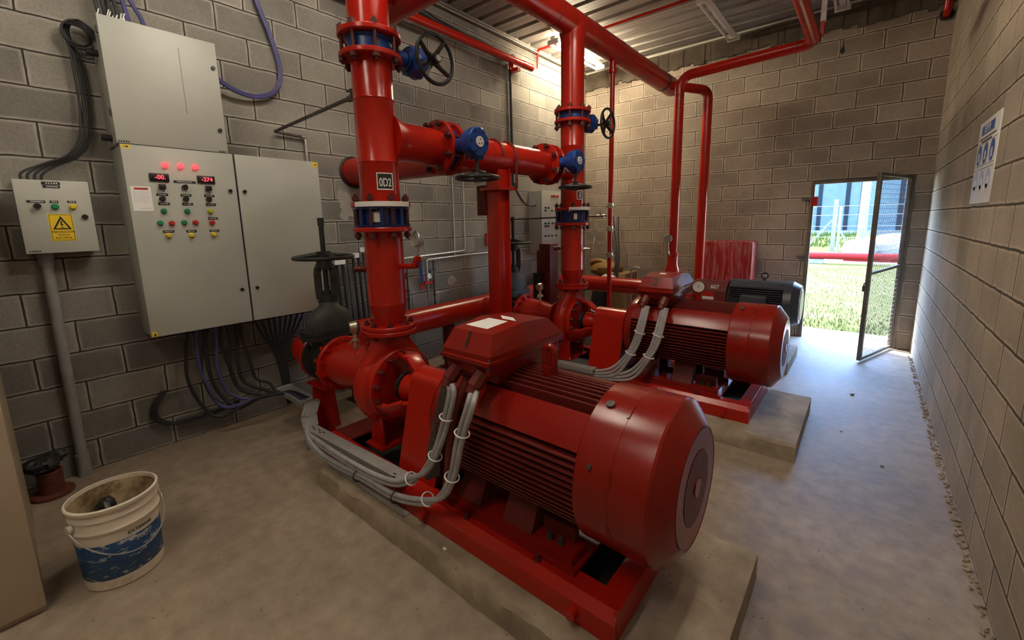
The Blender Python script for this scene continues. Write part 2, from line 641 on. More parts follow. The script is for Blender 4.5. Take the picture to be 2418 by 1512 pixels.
def fillet(pts, r, n=8):
    P = [Vector(p) for p in pts]
    out = [P[0]]
    for i in range(1, len(P) - 1):
        a, b, c = P[i - 1], P[i], P[i + 1]
        d1, d2 = (a - b), (c - b)
        rr = r[i - 1] if isinstance(r, (list, tuple)) else r
        ang = d1.angle(d2)
        t = min(rr / math.tan(ang / 2), d1.length * 0.49, d2.length * 0.49)
        d1.normalize()
        d2.normalize()
        p1, p2 = b + d1 * t, b + d2 * t
        rad = t * math.tan(ang / 2)
        bis = (d1 + d2)
        if bis.length < 1e-5:
            out.append(b)
            continue
        cen = b + bis.normalized() * (rad / math.sin(ang / 2))
        for k in range(n + 1):
            q = (p1 - cen).lerp(p2 - cen, k / n)
            # spherical interpolation
            w = (p1 - cen).normalized().slerp((p2 - cen).normalized(), k / n) if (p1 - cen).angle(p2 - cen) < 3.1 else q.normalized()
            out.append(cen + w * rad)
    out.append(P[-1])
    return out


def spline(pts, n=10):
    P = [Vector(p) for p in pts]
    Q = [P[0] * 2 - P[1]] + P + [P[-1] * 2 - P[-2]]
    out = []
    for i in range(1, len(Q) - 2):
        a, b, c, d = Q[i - 1], Q[i], Q[i + 1], Q[i + 2]
        for k in range(n):
            t = k / n
            out.append(0.5 * ((2 * b) + (c - a) * t + (2 * a - 5 * b + 4 * c - d) * t * t + (3 * b - a - 3 * c + d) * t ** 3))
    out.append(P[-1])
    return out


def ring_pts(c, axis, r, n, ph=0.0):
    u, w, d = frame_of(axis)
    c = Vector(c)
    return [c + (u * math.cos(2 * PI * (i + ph) / n) + w * math.sin(2 * PI * (i + ph) / n)) * r for i in range(n)]


def flange(c, axis, r, th, bore=0.0):
    d = Vector(axis).normalized()
    e = 0.004
    return MB().lathe([(0.01, -th / 2), (r - e, -th / 2), (r, -th / 2 + e), (r, th / 2 - e), (r - e, th / 2), (0.01, th / 2)], c, axis, 40)


def add_bolts(t, c, axis, r, n, l, mat=None, br=0.013, ph=0.5, name='bolt', nut=0.022, parent=None):
    """studs through a flange pair, a nut on each end: one mesh each (shared data)"""
    d = Vector(axis).normalized()
    proto = MB()
    proto.cyl(d * (-l / 2), d * (l / 2), br * 0.8, n=8)
    for s in (-1, 1):
        proto.cyl(d * (s * (l / 2 - 0.012)), d * (s * (l / 2 - 0.012 - nut)), br * 1.75, n=6)
    me = proto.mesh(name, mat or REDD, (0, 0, 0))
    for p in ring_pts(c, axis, r, n, ph):
        o = bpy.data.objects.new(name, me)
        COL.objects.link(o)
        o.parent = parent or t.o
        o.location = p - Vector(t.off)


# ================================================================== SETTING
XL, XR, YB, YF = -3.84, 0.50, 6.61, -2.6
ZC = 3.97
DX0, DX1, DZ = -0.585, 0.352, 2.0
struct('floor', MB().box(XL - 0.2, XR + 0.2, YF - 0.2, YB + 0.2, -0.15, 0.0), FLOOR)
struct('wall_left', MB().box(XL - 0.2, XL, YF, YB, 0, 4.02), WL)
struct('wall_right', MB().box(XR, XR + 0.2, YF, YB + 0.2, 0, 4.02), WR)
wb = MB()
wb.box(XL - 0.2, DX0, YB, YB + 0.2, 0, 4.02)
wb.box(DX1, XR, YB, YB + 0.2, 0, 4.02)
wb.box(DX0, DX1, YB, YB + 0.2, DZ, 4.02)
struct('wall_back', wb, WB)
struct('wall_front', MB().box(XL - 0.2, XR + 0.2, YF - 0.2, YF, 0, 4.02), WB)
# corrugated roof sheet, ribs run across the room
roof = MB()
prof = []
y = YF - 0.3
while y < YB + 0.4:
    prof += [(y, ZC), (y + 0.170, ZC), (y + 0.186, ZC + 0.045), (y + 0.234, ZC + 0.045)]
    y += 0.25
for i in range(len(prof) - 1):
    (ya, za), (yb, zb) = prof[i], prof[i + 1]
    roof.quad((XL - 0.25, ya, za), (XR + 0.25, ya, za), (XR + 0.25, yb, zb), (XL - 0.25, yb, zb))
    roof.quad((XL - 0.25, ya, za + 0.012), (XR + 0.25, ya, za + 0.012), (XR + 0.25, yb, zb + 0.012), (XL - 0.25, yb, zb + 0.012))
struct('ceiling', roof, ROOF)
struct('trim_1', MB().box(XL, XL + 0.03, YF, YB, 3.885, 3.935), BEAM)
struct('trim_2', MB().cyl((XL, YB - 0.03, 3.945), (XR, YB - 0.03, 3.965), 0.012, n=8), LAMPW)
pm = MB()
rng = random.Random(3)
for cy_, cz_, ry, rz in ((2.17, 1.79, 0.075, 0.095), (2.20, 1.70, 0.09, 0.06), (2.13, 1.84, 0.05, 0.06), (2.14, 1.66, 0.045, 0.05)):
    k = 22
    pm.add([(XL + 0.008, cy_, cz_)] + [(XL + 0.001, cy_ + ry * math.cos(2 * PI * i / k) * rng.uniform(0.75, 1.15), cz_ + rz * math.sin(2 * PI * i / k) * rng.uniform(0.75, 1.15)) for i in range(k)], [(0, 1 + i, 1 + (i + 1) % k) for i in range(k)])
PLASTER = simple('pale_plaster', (0.30, 0.28, 0.255), 0.9, 0, 0.15, 12, 0.4, 50)
struct('trim_5', pm, PLASTER)
tb = MB()
n = 60
for i in range(n):
    x0, x1 = XL + (XR - XL) * i / n, XL + (XR - XL) * (i + 1) / n
    tb.box(x0, x1, YB - 0.018 - random.uniform(0, 0.012), YB, 3.70 + random.uniform(-0.03, 0.03), 3.93)
struct('trim_3', tb, BEAM)
struct('trim_6', MB().prism([(-0.425, 3.43), (-0.405, 3.44), (-0.395, 3.47), (-0.41, 3.52), (-0.415, 3.60), (-0.42, 3.60), (-0.422, 3.52), (-0.44, 3.47)], YB - 0.0015, YB, 'xz'), INK)
tl = MB()
tl.tube([(XL + 0.045, yy, 3.90 + 0.004 * math.sin(yy * 3)) for yy in [YF + 0.05 + i * 0.3 for i in range(31)]], 0.009, 8)
struct('trim_4', tl, PVC)

# ---- door: steel frame, mesh gate swung inwards
door = Thing('door_1', None, None, (DX1, YB, 0), kind='structure')
fr = MB()
fy0, fy1 = YB - 0.035, YB + 0.02
fr.box(DX0 - 0.012, DX0 + 0.028, fy0, fy1, 0, DZ + 0.005)
fr.box(DX1 - 0.045, DX1 + 0.012, fy0, fy1, 0, DZ + 0.005)
fr.box(DX0 + 0.028, DX1 - 0.045, fy0, fy1, DZ - 0.045, DZ + 0.005)
door.part('frame', fr, FRAME, bevel=0.003)
HX, HY = 0.322, 6.555
gd = Vector((0.04 - HX, 5.728 - HY, 0))
GL = gd.length
gd.normalize()
gn = gd.cross(Vector((0, 0, 1)))


def G(s, z, o=0.0):
    return Vector((HX, HY, 0)) + gd * s + Vector((0, 0, z)) + gn * o


leaf = MB()
for s in (0.018, GL - 0.018):
    leaf.bar(G(s, 0.02), G(s, 1.985), 0.036, 0.036, up=gn)
for z in (0.035, 1.97):
    leaf.bar(G(0.03, z), G(GL - 0.03, z), 0.03, 0.03)
lf = door.part('gate_leaf', leaf, FRAME, bevel=0.002)
door.part('cross_rail', MB().bar(G(0.03, 0.99), G(GL + 0.02, 0.955), 0.022, 0.028), FRAME, lf)
wm = MB()
s = 0.05
while s < GL - 0.03:
    wm.bar(G(s, 0.03), G(s, 1.97), 0.0026, 0.0026, up=gn)
    s += 0.026
z = 0.08
while z < 1.96:
    wm.bar(G(0.03, z), G(GL - 0.03, z), 0.0026, 0.0026)
    z += 0.05
door.part('wire_mesh', wm, WIRE, lf)
pl = MB()
pl.obox(G(GL - 0.03, 0.80, 0.03), (0.04, 0.02, 0.06), gd, gn, (0, 0, 1))
pl.torus(G(GL - 0.03, 0.84, 0.03), gn, 0.018, 0.005, 16, 6)
door.part('padlock', pl, DSTEEL, lf)
for z in (0.35, 1.0, 1.68):
    door.part('hinge', MB().cyl((HX + 0.002, HY - 0.005, z - 0.05), (HX + 0.002, HY - 0.005, z + 0.05), 0.014, n=12), STEEL)
door.part('strike_plate', MB().box(DX0 + 0.006, DX0 + 0.07, fy0 - 0.012, fy0 - 0.001, 1.69, 1.805), RED)
for z in (1.05, 1.78):
    door.part('lug', MB().box(DX0 - 0.10, DX0 - 0.012, fy0 - 0.004, fy0 + 0.03, z - 0.012, z + 0.014), FRAME)

# ================================================================== PLINTHS


def plinth(x0, x1, y0, y1, h, label):
    mb = MB()
    n = 90
    rg_ = random.Random(int(y0 * 100))

    def wander(a, step):
        out, v = [], 0.0
        for i in range(n + 1):
            v = 0.82 * v + rg_.uniform(-step, step)
            out.append(max(-a, min(a, v)))
        return out
    w1, w2, w3 = wander(0.014, 0.007), wander(0.008, 0.004), wander(0.012, 0.006)
    rows = [[], [], [], [], [], []]
    for i in range(n + 1):
        x = x0 + (x1 - x0) * i / n
        rows[0].append((x, y0 + w2[i] * 0.4, 0.0))
        rows[1].append((x, y0 + 0.004 + w2[i], h * 0.45))
        rows[2].append((x, y0 + 0.010 + w1[i] * 0.7, h * 0.82 + w2[i]))
        rows[3].append((x, y0 + 0.026 + w1[i], h - abs(w3[i]) * 0.25))
        rows[4].append((x, y1 - 0.004 + w3[i] * 0.3, h))
        rows[5].append((x, y1 + w3[i] * 0.3, 0.0))
    vs = [p for r_ in rows for p in r_]
    m = n + 1
    fs = []
    for k in range(6):
        k2 = (k + 1) % 6
        for i in range(n):
            fs.append((k * m + i, k * m + i + 1, k2 * m + i + 1, k2 * m + i))
    fs += [tuple(k * m for k in range(6)), tuple(k * m + n for k in range(5, -1, -1))]
    mb.add(vs, fs)
    return single('concrete_plinth', label, 'plinth', mb, PLINTH, (x0, y0, 0), group='concrete plinths under the pumps', angle=28)


HP = 0.118
plinth(-2.44, -0.245, 1.05, 1.92, HP, 'rough concrete plinth under the nearest red pump and motor numbered one')
plinth(-2.44, -0.235, 3.055, 4.02, HP, 'concrete plinth under the middle red pump and motor numbered two')
plinth(-2.2, -0.50, 4.85, 5.62, HP, 'low concrete plinth under the third pump with the dark motor')

# ================================================================== PUMP SETS
RX = -2.18            # x of both risers
AX = 0.615            # height of the pump shafts


def a_guard(x0, x1, yc, zb, zt, hw_b, hw_t, t=0.0):
    """profile of a coupling guard: sloping sides, rounded top"""
    pr = [(yc - hw_b, zb), (yc - hw_t, zt - hw_t * 0.75)]
    for k in range(1, 10):
        a = PI - PI * k / 10
        pr.append((yc + hw_t * math.cos(a), zt - hw_t * 0.75 + hw_t * 0.75 * math.sin(a)))
    pr += [(yc + hw_t, zt - hw_t * 0.75), (yc + hw_b, zb)]
    return pr


def base_frame(yc, y0, y1, x0, x1, label):
    t = Thing('base_frame', label, 'base frame', ((x0 + x1) / 2, yc, HP), group='red steel base frames')
    zt = 0.236
    for s, ye in ((1, y0), (-1, y1)):
        e = lambda d: ye + s * d
        pr = [(e(0), HP), (e(0), HP + 0.086), (e(0.032), zt), (e(0.105), zt), (e(0.105), zt - 0.012), (e(0.036), zt - 0.012), (e(0.012), HP + 0.08), (e(0.012), HP)]
        t.part('side_rail', MB().prism(pr, x0, x1, 'yz'), RED)
    t.part('end_plate', MB().box(x1 - 0.012, x1 - 0.001, y0 + 0.02, y1 - 0.02, HP, zt - 0.002), RED)
    t.part('end_plate', MB().box(x0 + 0.001, x0 + 0.012, y0 + 0.02, y1 - 0.02, HP, zt - 0.002), REDD)
    t.part('deck_plate', MB().box(x0 + 0.012, x0 + 0.20, y0 + 0.105, y1 - 0.105, zt - 0.012, zt), REDD)
    t.part('deck_plate', MB().box(x1 - 0.085, x1 - 0.012, y0 + 0.105, y1 - 0.105, zt - 0.012, zt), RED)
    t.part('deck_plate', MB().box(-1.52, -0.74, y0 + 0.06, y1 - 0.06, zt + 0.001, zt + 0.016), REDM)
    t.part('shade_sheet', MB().box(x0 + 0.02, x1 - 0.02, y0 + 0.02, y1 - 0.02, HP + 0.0005, HP + 0.006), RUBBER)  # dark sheet added to paint the deep shade inside the base opening
    for s, ye in ((1, y0), (-1, y1)):
        for x in (-0.705, -1.55):
            lug = MB().cyl((x, ye - s * 0.001, HP + 0.05), (x, ye - s * 0.03, HP + 0.05), 0.021, n=16)
            t.part('lifting_lug', lug, RED)
    for x in (-1.3, -0.9):
        ab = MB().cyl((x, y0 + 0.045, zt), (x, y0 + 0.045, zt + 0.03), 0.009, n=8).cyl((x, y0 + 0.045, zt), (x, y0 + 0.045, zt + 0.012), 0.016, n=6)
        t.part('anchor_bolt', ab, REDD)
    return t


def motor(yc, num, label, boxlabel):
    z0 = 0.632
    t = Thing('electric_motor', label, 'motor', (-0.95, yc, 0.252), group='big red electric motors')
    xa, xb = -1.47, -0.715
    body = MB().cyl((xa, yc, z0), (xb + 0.02, yc, z0), 0.238, n=48)
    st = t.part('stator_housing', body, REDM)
    R0 = 0.288
    fin = MB()
    for s in (-1, 1):
        k = 0
        dz = -0.155
        while dz <= 0.115:
            yo = math.sqrt(R0 ** 2 - dz ** 2)
            yi = math.sqrt(max(0.22 ** 2 - dz ** 2, 0.01))
            a, b = sorted((yc + s * yi, yc + s * yo))
            fin.box(xa + 0.02, xb + 0.015, a, b, z0 + dz - 0.0035, z0 + dz + 0.0035)
            dz += 0.0235
    dy = -0.125
    while dy <= 0.13:
        zo = math.sqrt(R0 ** 2 - dy ** 2)
        zi = math.sqrt(0.22 ** 2 - dy ** 2)
        fin.box(xa + 0.02, xb + 0.015, yc + dy - 0.0055, yc + dy + 0.0055, z0 + zi, z0 + zo)
        dy += 0.025
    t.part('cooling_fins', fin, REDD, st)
    band = MB()
    for s in (-1, 1):
        a0, a1 = math.radians(27), math.radians(56)
        pr = []
        for rr, seq in ((0.284, (a0, (a0 + a1) / 2, a1)), (0.225, (a1, (a0 + a1) / 2, a0))):
            pr += [(yc + s * rr * math.cos(a), z0 + rr * math.sin(a)) for a in seq]
        band.prism(pr, xa + 0.01, xb + 0.012, 'yz')
    t.part('corner_band', band, REDM, st)
    sh = MB().lathe([(0.03, 0), (0.20, 0), (0.255, 0.03), (0.27, 0.06), (0.27, 0.10), (0.24, 0.105)], (xa - 0.085, yc, z0), (1, 0, 0), 40)
    t.part('end_shield', sh, REDM)
    cw = MB().lathe([(0.292, -0.715), (0.300, -0.708), (0.300, -0.578), (0.302, -0.575), (0.302, -0.452), (0.297, -0.443), (0.222, -0.388), (0.216, -0.385), (0.211, -0.388), (0.20, -0.392)], (0, yc, z0), (1, 0, 0), 64)
    cowl = t.part('fan_cowl', cw, REDM, angle=22)
    t.part('cowl_end_plate', MB().cyl((-0.395, yc, z0), (-0.386, yc, z0), 0.208, n=56), REDM, cowl)
    gr = MB()
    nn = 72
    gr.add([(-0.3845, yc, z0)] + [(-0.3845, yc + (0.132 + 0.004 * (i % 2)) * math.cos(2 * PI * i / nn), z0 + (0.132 + 0.004 * (i % 2)) * math.sin(2 * PI * i / nn)) for i in range(nn)], [(0, 1 + i, 1 + (i + 1) % nn) for i in range(nn)])
    gr.add([(-0.3865, yc + 0.13 * math.cos(2 * PI * i / nn), z0 + 0.13 * math.sin(2 * PI * i / nn)) for i in range(nn)], [tuple(range(nn))])
    t.part('air_grille', gr, GRILLE, cowl)
    t.part('grille_hub', MB().cyl((-0.386, yc, z0), (-0.380, yc, z0), 0.034, n=8), REDM, cowl)
    for a, x in ((math.radians(67), -0.66), (math.radians(158), -0.655)):
        p = Vector((x, yc - 0.302 * math.cos(a) if a < 1.5 else yc + 0.302 * math.cos(a), z0 + 0.302 * math.sin(a)))
        d = (p - Vector((x, yc, z0))).normalized()
        t.part('cowl_screw', MB().cyl(p - d * 0.004, p + d * 0.006, 0.016 if a < 1.5 else 0.008, n=16), DSTEEL, cowl)
    for a in (0.42, 1.05, 1.9, 2.7, -0.2, 3.34):
        t.part('cowl_louvre', MB().tube([(-0.577, yc + 0.301 * math.cos(a + 0.2 * i / 6), z0 + 0.301 * math.sin(a + 0.2 * i / 6)) for i in range(7)], 0.006, 6), REDM, cowl)
    # feet
    for s in (-1, 1):
        e = lambda d: yc + s * d
        rail = MB()
        rail.prism([(e(0.10), 0.252), (e(0.212), 0.252), (e(0.212), 0.280), (e(0.19), 0.283), (e(0.10), 0.283)], -1.46, -0.765, 'yz')
        ft = t.part('foot', rail, REDM)
        for xr in ((-1.40, -1.26), (-1.12, -0.965)):
            ribs = MB().prism([(e(0.205), 0.283), (e(0.135), 0.43), (e(0.10), 0.43), (e(0.10), 0.283)], xr[0], xr[1], 'yz')
            t.part('foot_rib', ribs, REDD, ft)
        t.part('foot_rib', MB().box(-0.955, -0.80, *sorted((e(0.13), e(0.10))), 0.283, 0.345), REDD, ft)
        for x in (-0.845, -0.895):
            t.part('foot_bolt', MB().cyl((x, e(0.165), 0.283), (x, e(0.165), 0.297), 0.016, n=6).cyl((x, e(0.165), 0.29), (x, e(0.165), 0.315), 0.009, n=10), DSTEEL, ft)
    # lifting eye
    ey = MB()
    if num == '1':
        ey.cyl((-1.005, yc, 0.905), (-1.005, yc, 0.955), 0.034, n=16)
        ey.tube(fillet([(-1.03, yc, 0.94), (-1.03, yc, 1.035), (-0.985, yc, 1.035), (-0.985, yc, 0.94)], 0.022, 6), 0.017, 10)
        ey.box(-1.03, -0.985, yc - 0.012, yc + 0.012, 0.95, 1.02)
    else:
        ey.cyl((-1.005, yc, 0.905), (-1.005, yc, 0.985), 0.030, n=16)
    t.part('lifting_eye' if num == '1' else 'top_stub', ey, REDM)
    # terminal box
    bx0, bx1, by0, by1 = -1.385, -1.135, yc - 0.245, yc + 0.255
    tb_ = MB()
    tb_.box(bx0, bx1, by0, by1, 0.945, 0.995)
    tb_.box(bx0 - 0.02, bx1 + 0.02, by0 - 0.025, by1 + 0.02, 0.992, 1.012)
    tb_.prism([(bx0 + 0.03, 0.88), (bx1 - 0.03, 0.88), (bx1 - 0.01, 0.945), (bx0 + 0.01, 0.945)], yc - 0.16, yc + 0.16, 'xz')
    box = t.part('terminal_box', tb_, REDM, bevel=0.003)
    # lid: hipped with a slightly raised ridge across
    b = [(-1.397, by0 - 0.012), (-1.118, by0 - 0.012), (-1.112, yc - 0.02), (-1.118, by1 + 0.008), (-1.397, by1 + 0.008), (-1.403, yc - 0.02)]
    tp = [(-1.372, by0 + 0.035, 1.112), (-1.143, by0 + 0.035, 1.112), (-1.133, yc - 0.02, 1.131), (-1.143, by1 - 0.08, 1.112), (-1.372, by1 - 0.08, 1.112), (-1.382, yc - 0.02, 1.131)]
    lid = MB()
    lid.add([(x, y_, 1.012) for x, y_ in b] + [(x, y_, 1.032) for x, y_ in b] + tp,
            [(5, 4, 3, 2, 1, 0)] + [(i, (i + 1) % 6, 6 + (i + 1) % 6, 6 + i) for i in range(6)] + [(6 + i, 6 + (i + 1) % 6, 12 + (i + 1) % 6, 12 + i) for i in range(6)] + [(12, 13, 14, 17), (17, 14, 15, 16)])
    li = t.part('lid', lid, REDM, box, angle=1)
    fy = by0 - 0.012
    upv = Vector((0, 0.047, 0.08))
    mid = Vector((-1.265, by0 + 0.014, 1.075))
    t.text('lettering', num, 0.098, mid + Vector((0, -0.002, 0.001)), (1, 0, 0), upv, INK, li)
    pa = MB()
    zz = 1.1235
    if num == '1':
        pa.add([(-1.352, yc - 0.158, zz - 0.006), (-1.215, yc - 0.165, zz - 0.006), (-1.200, yc - 0.045, zz + 0.0065), (-1.318, yc - 0.04, zz + 0.0065)], [(0, 1, 2, 3)])
        t.part('taped_paper', pa, WHITE, li, label='torn white paper stuck on the red lid')
        pb = MB().add([(-1.31, yc + 0.03, zz + 0.007), (-1.225, yc + 0.02, zz + 0.008), (-1.165, yc - 0.03, zz + 0.009), (-1.25, yc - 0.025, zz + 0.009)], [(0, 1, 2, 3)])
        t.part('paper_scrap', pb, WHITE, li)
    else:
        pa.add([(-1.29, yc - 0.10, zz), (-1.24, yc - 0.10, zz), (-1.24, yc - 0.06, zz + 0.005), (-1.29, yc - 0.06, zz + 0.005)], [(0, 1, 2, 3)])
        t.part('taped_paper', pa, WHITE, li)
    for x in (-1.33, -1.18):
        g = MB().cyl((x, by0 + 0.01, 0.95), (x - 0.012, by0 - 0.03, 0.90), 0.034, n=8).cyl((x - 0.012, by0 - 0.03, 0.905), (x - 0.016, by0 - 0.045, 0.875), 0.026, n=14)
        t.part('cable_gland', g, REDD, box)
    for x, yy in ((bx0 - 0.01, by0 - 0.01), (bx1 + 0.01, by0 - 0.01), (bx1 + 0.01, by1 + 0.005)):
        t.part('lid_screw', MB().cyl((x, yy, 0.975), (x, yy, 1.022), 0.008, n=8), DSTEEL, box)
    return t


def pump(yc, label):
    t = Thing('centrifugal_pump', label, 'pump', (RX, yc, 0.236), group='red end suction pumps')
    # volute: fat disc round the shaft axis
    pr = []
    for k in range(0, 13):
        a = PI * k / 12
        pr.append((0.175 + 0.075 * math.sin(a), -0.075 * math.cos(a)))
    vol = MB().lathe([(0.02, -0.085), (0.12, -0.095)] + pr + [(0.02, 0.078)], (RX - 0.015, yc, AX), (1, 0, 0), 48)
    v = t.part('volute_casing', vol, RED, angle=40)
    # neck rising to the discharge flange
    nk = MB()
    secs = [(AX + 0.03, 0.238, 0.070), (AX + 0.15, 0.205, 0.076), (0.86, 0.135, 0.085), (0.927, 0.105, 0.092)]
    n = 28
    vs, fs = [], []
    for z, hy, hx in secs:
        vs += [(RX + hx * math.cos(2 * PI * i / n) - 0.005, yc + hy * math.sin(2 * PI * i / n), z) for i in range(n)]
    for j in range(len(secs) - 1):
        fs += [(j * n + i, j * n + (i + 1) % n, (j + 1) * n + (i + 1) % n, (j + 1) * n + i) for i in range(n)]
    nk.add(vs, fs + [tuple(range(n - 1, -1, -1)), tuple(range(3 * n, 4 * n))])
    t.part('discharge_neck', nk, RED, v)
    t.part('discharge_flange', flange((RX, yc, 0.940), (0, 0, 1), 0.158, 0.026), RED, v)
    t.part('suction_nozzle', MB().lathe([(0.155, 0), (0.125, -0.06), (0.105, -0.10)], (RX - 0.07, yc, AX), (1, 0, 0), 36), RED, v)
    # cover ring with bolts
    cov = MB().lathe([(0.03, 0.055), (0.215, 0.055), (0.222, 0.062), (0.222, 0.092), (0.215, 0.098), (0.168, 0.098), (0.16, 0.085), (0.15, 0.06), (0.06, 0.058), (0.03, 0.058)], (RX, yc, AX), (1, 0, 0), 48)
    cv = t.part('casing_cover', cov, RED)
    pb = MB().cyl((0, 0, 0), (0.030, 0, 0), 0.019, n=6).cyl((0.02, 0, 0), (0.050, 0, 0), 0.011, n=10).mesh('cover_bolt', REDD)
    for p in ring_pts((RX + 0.092, yc, AX), (1, 0, 0), 0.192, 14, 0.5):
        o = bpy.data.objects.new('cover_bolt', pb)
        COL.objects.link(o)
        o.parent = cv
        o.location = p - Vector(t.off)
    # bearing bracket: two arched arms, housing, dark gland
    t.part('shaft_gland', MB().cyl((RX + 0.11, yc, AX), (RX + 0.20, yc, AX), 0.062, n=24).cyl((RX + 0.13, yc, AX), (RX + 0.15, yc, AX), 0.085, n=20), DGREY)
    bb = MB()
    bb.lathe([(0.02, 0.17), (0.085, 0.17), (0.088, 0.20), (0.075, 0.23), (0.07, 0.36), (0.078, 0.38), (0.078, 0.41), (0.02, 0.41)], (RX, yc, AX), (1, 0, 0), 28)
    hb = t.part('bearing_housing', bb, RED)
    for a in (80, 215, 325):
        a = math.radians(a)
        c, s_ = math.cos(a), math.sin(a)
        p = [Vector((RX + dx, yc + rr * c, AX + rr * s_)) for dx, rr in ((0.085, 0.195), (0.17, 0.175), (0.25, 0.12), (0.37, 0.085))]
        arm = MB()
        side = Vector((0, -s_, c))
        rad = Vector((0, c, s_))
        for i in range(3):
            d = (p[i + 1] - p[i])
            L = d.length
            d.normalize()
            arm.obox((p[i] + p[i + 1]) / 2, (L + 0.012, 0.12 - 0.018 * i, 0.024), d, side, d.cross(side))
        t.part('bracket_arm', arm, RED, hb, bevel=0.004)
    t.part('pump_shaft', MB().cyl((RX + 0.38, yc, AX), (-1.60, yc, AX), 0.026, n=18), STEEL)
    ft = MB()
    ft.box(RX - 0.075, RX + 0.055, yc - 0.13, yc - 0.118, 0.236, 0.43)
    ft.box(RX - 0.075, RX + 0.055, yc + 0.118, yc + 0.13, 0.236, 0.43)
    ft.box(RX - 0.075, RX - 0.063, yc - 0.118, yc + 0.118, 0.236, 0.43)
    ft.box(RX - 0.10, RX + 0.075, yc - 0.16, yc + 0.16, 0.236, 0.248)
    t.part('pedestal', ft, RED)
    t.part('vent_plug', MB().cyl((RX - 0.13, yc - 0.08, AX + 0.17), (RX - 0.13, yc - 0.08, AX + 0.24), 0.011, n=10).cyl((RX - 0.13, yc - 0.08, AX + 0.20), (RX - 0.13, yc - 0.08, AX + 0.215), 0.019, n=6), RED, v)
    return t


def guard(yc, label):
    t = Thing('coupling_guard', label, 'guard', (-1.73, yc, 0.236), group='red coupling guards')
    pr = a_guard(0, 0, yc, 0.237, 0.772, 0.20, 0.088)
    x0, x1 = -1.885, -1.585
    m = MB()
    n = len(pr)
    inner = [(yc + (y_ - yc) * 0.975, z - 0.004 if z > 0.3 else z) for y_, z in pr]
    vs = [(x0, *p) for p in pr] + [(x1, *p) for p in pr] + [(x0, *p) for p in inner] + [(x1, *p) for p in inner]
    fs = []
    for i in range(n - 1):
        fs += [(i, i + 1, n + i + 1, n + i), (2 * n + i, 3 * n + i, 3 * n + i + 1, 2 * n + i + 1), (i, 2 * n + i, 2 * n + i + 1, i + 1), (n + i, n + i + 1, 3 * n + i + 1, 3 * n + i)]
    m.add(vs, fs)
    t.part('cover_sheet', m, RED)
    e = MB()
    for x in (x0 + 0.004, x1 - 0.008):
        e.add([(x, *p) for p in inner] + [(x + 0.004, *p) for p in inner], [tuple(range(n)), tuple(range(2 * n - 1, n - 1, -1))] + [(i, i + 1, n + i + 1, n + i) for i in range(n - 1)])
    t.part('end_sheet', e, REDD)
    return t


def suction_reducer(yc, label):
    t = Thing('suction_reducer', label, 'pipe fitting', (-2.6, yc, AX), group='red suction reducers')
    cone = MB().lathe([(0.105, -2.352), (0.112, -2.42), (0.150, -2.60), (0.152, -2.755)], (0, yc, AX), (1, 0, 0), 40)
    t.part('cone', cone, RED)
    t.part('flange', flange((-2.767, yc, AX), (1, 0, 0), 0.190, 0.030), RED)
    t.part('flange', flange((-2.362, yc, AX), (1, 0, 0), 0.150, 0.02), RED)
    add_bolts(t, (-2.778, yc, AX), (1, 0, 0), 0.166, 12, 0.115, RED, 0.012)
    # gauge with cock on top
    g = MB()
    gx, gy, gz = -2.555, yc - 0.02, AX + 0.15
    g.cyl((gx, gy, gz), (gx, gy, gz + 0.10), 0.012, n=10)
    g.cyl((gx - 0.02, gy, gz + 0.05), (gx + 0.03, gy, gz + 0.05), 0.013, n=10)
    g.cyl((gx, gy - 0.02, gz + 0.055), (gx, gy - 0.045, gz + 0.03), 0.006, n=8)
    gp = t.part('gauge_cock', g, BRASS)
    d = Vector((0.35, 0.93, 0.05)).normalized()
    c = Vector((gx, gy, gz + 0.14))
    gb = t.part('pressure_gauge', MB().lathe([(0.02, -0.03), (0.036, -0.028), (0.040, 0.012), (0.036, 0.017), (0.034, 0.010), (0.005, 0.010)], c, d, 28), BRASS)
    t.part('dial', MB().cyl(c + d * 0.009, c + d * 0.012, 0.033, n=28), GAUGE, gb)
    return t


def handwheel(c, axis, Rr, r, mat, spokes=3, ph=0.0, hub=0.03, dish=0.02):
    c = Vector(c)
    d = Vector(axis).normalized()
    m = MB().torus(c, axis, Rr, r, 44, 10)
    u, w, _ = frame_of(axis)
    for k in range(spokes):
        a = 2 * PI * k / spokes + ph
        dirv = u * math.cos(a) + w * math.sin(a)
        m.tube([c + d * dish + dirv * hub * 0.6, c + d * dish * 0.7 + dirv * Rr * 0.5, c + dirv * Rr], [r * 1.5, r * 1.1, r * 1.0], 8)
    m.cyl(c - d * 0.025, c + d * (dish + 0.02), hub, n=18)
    return m


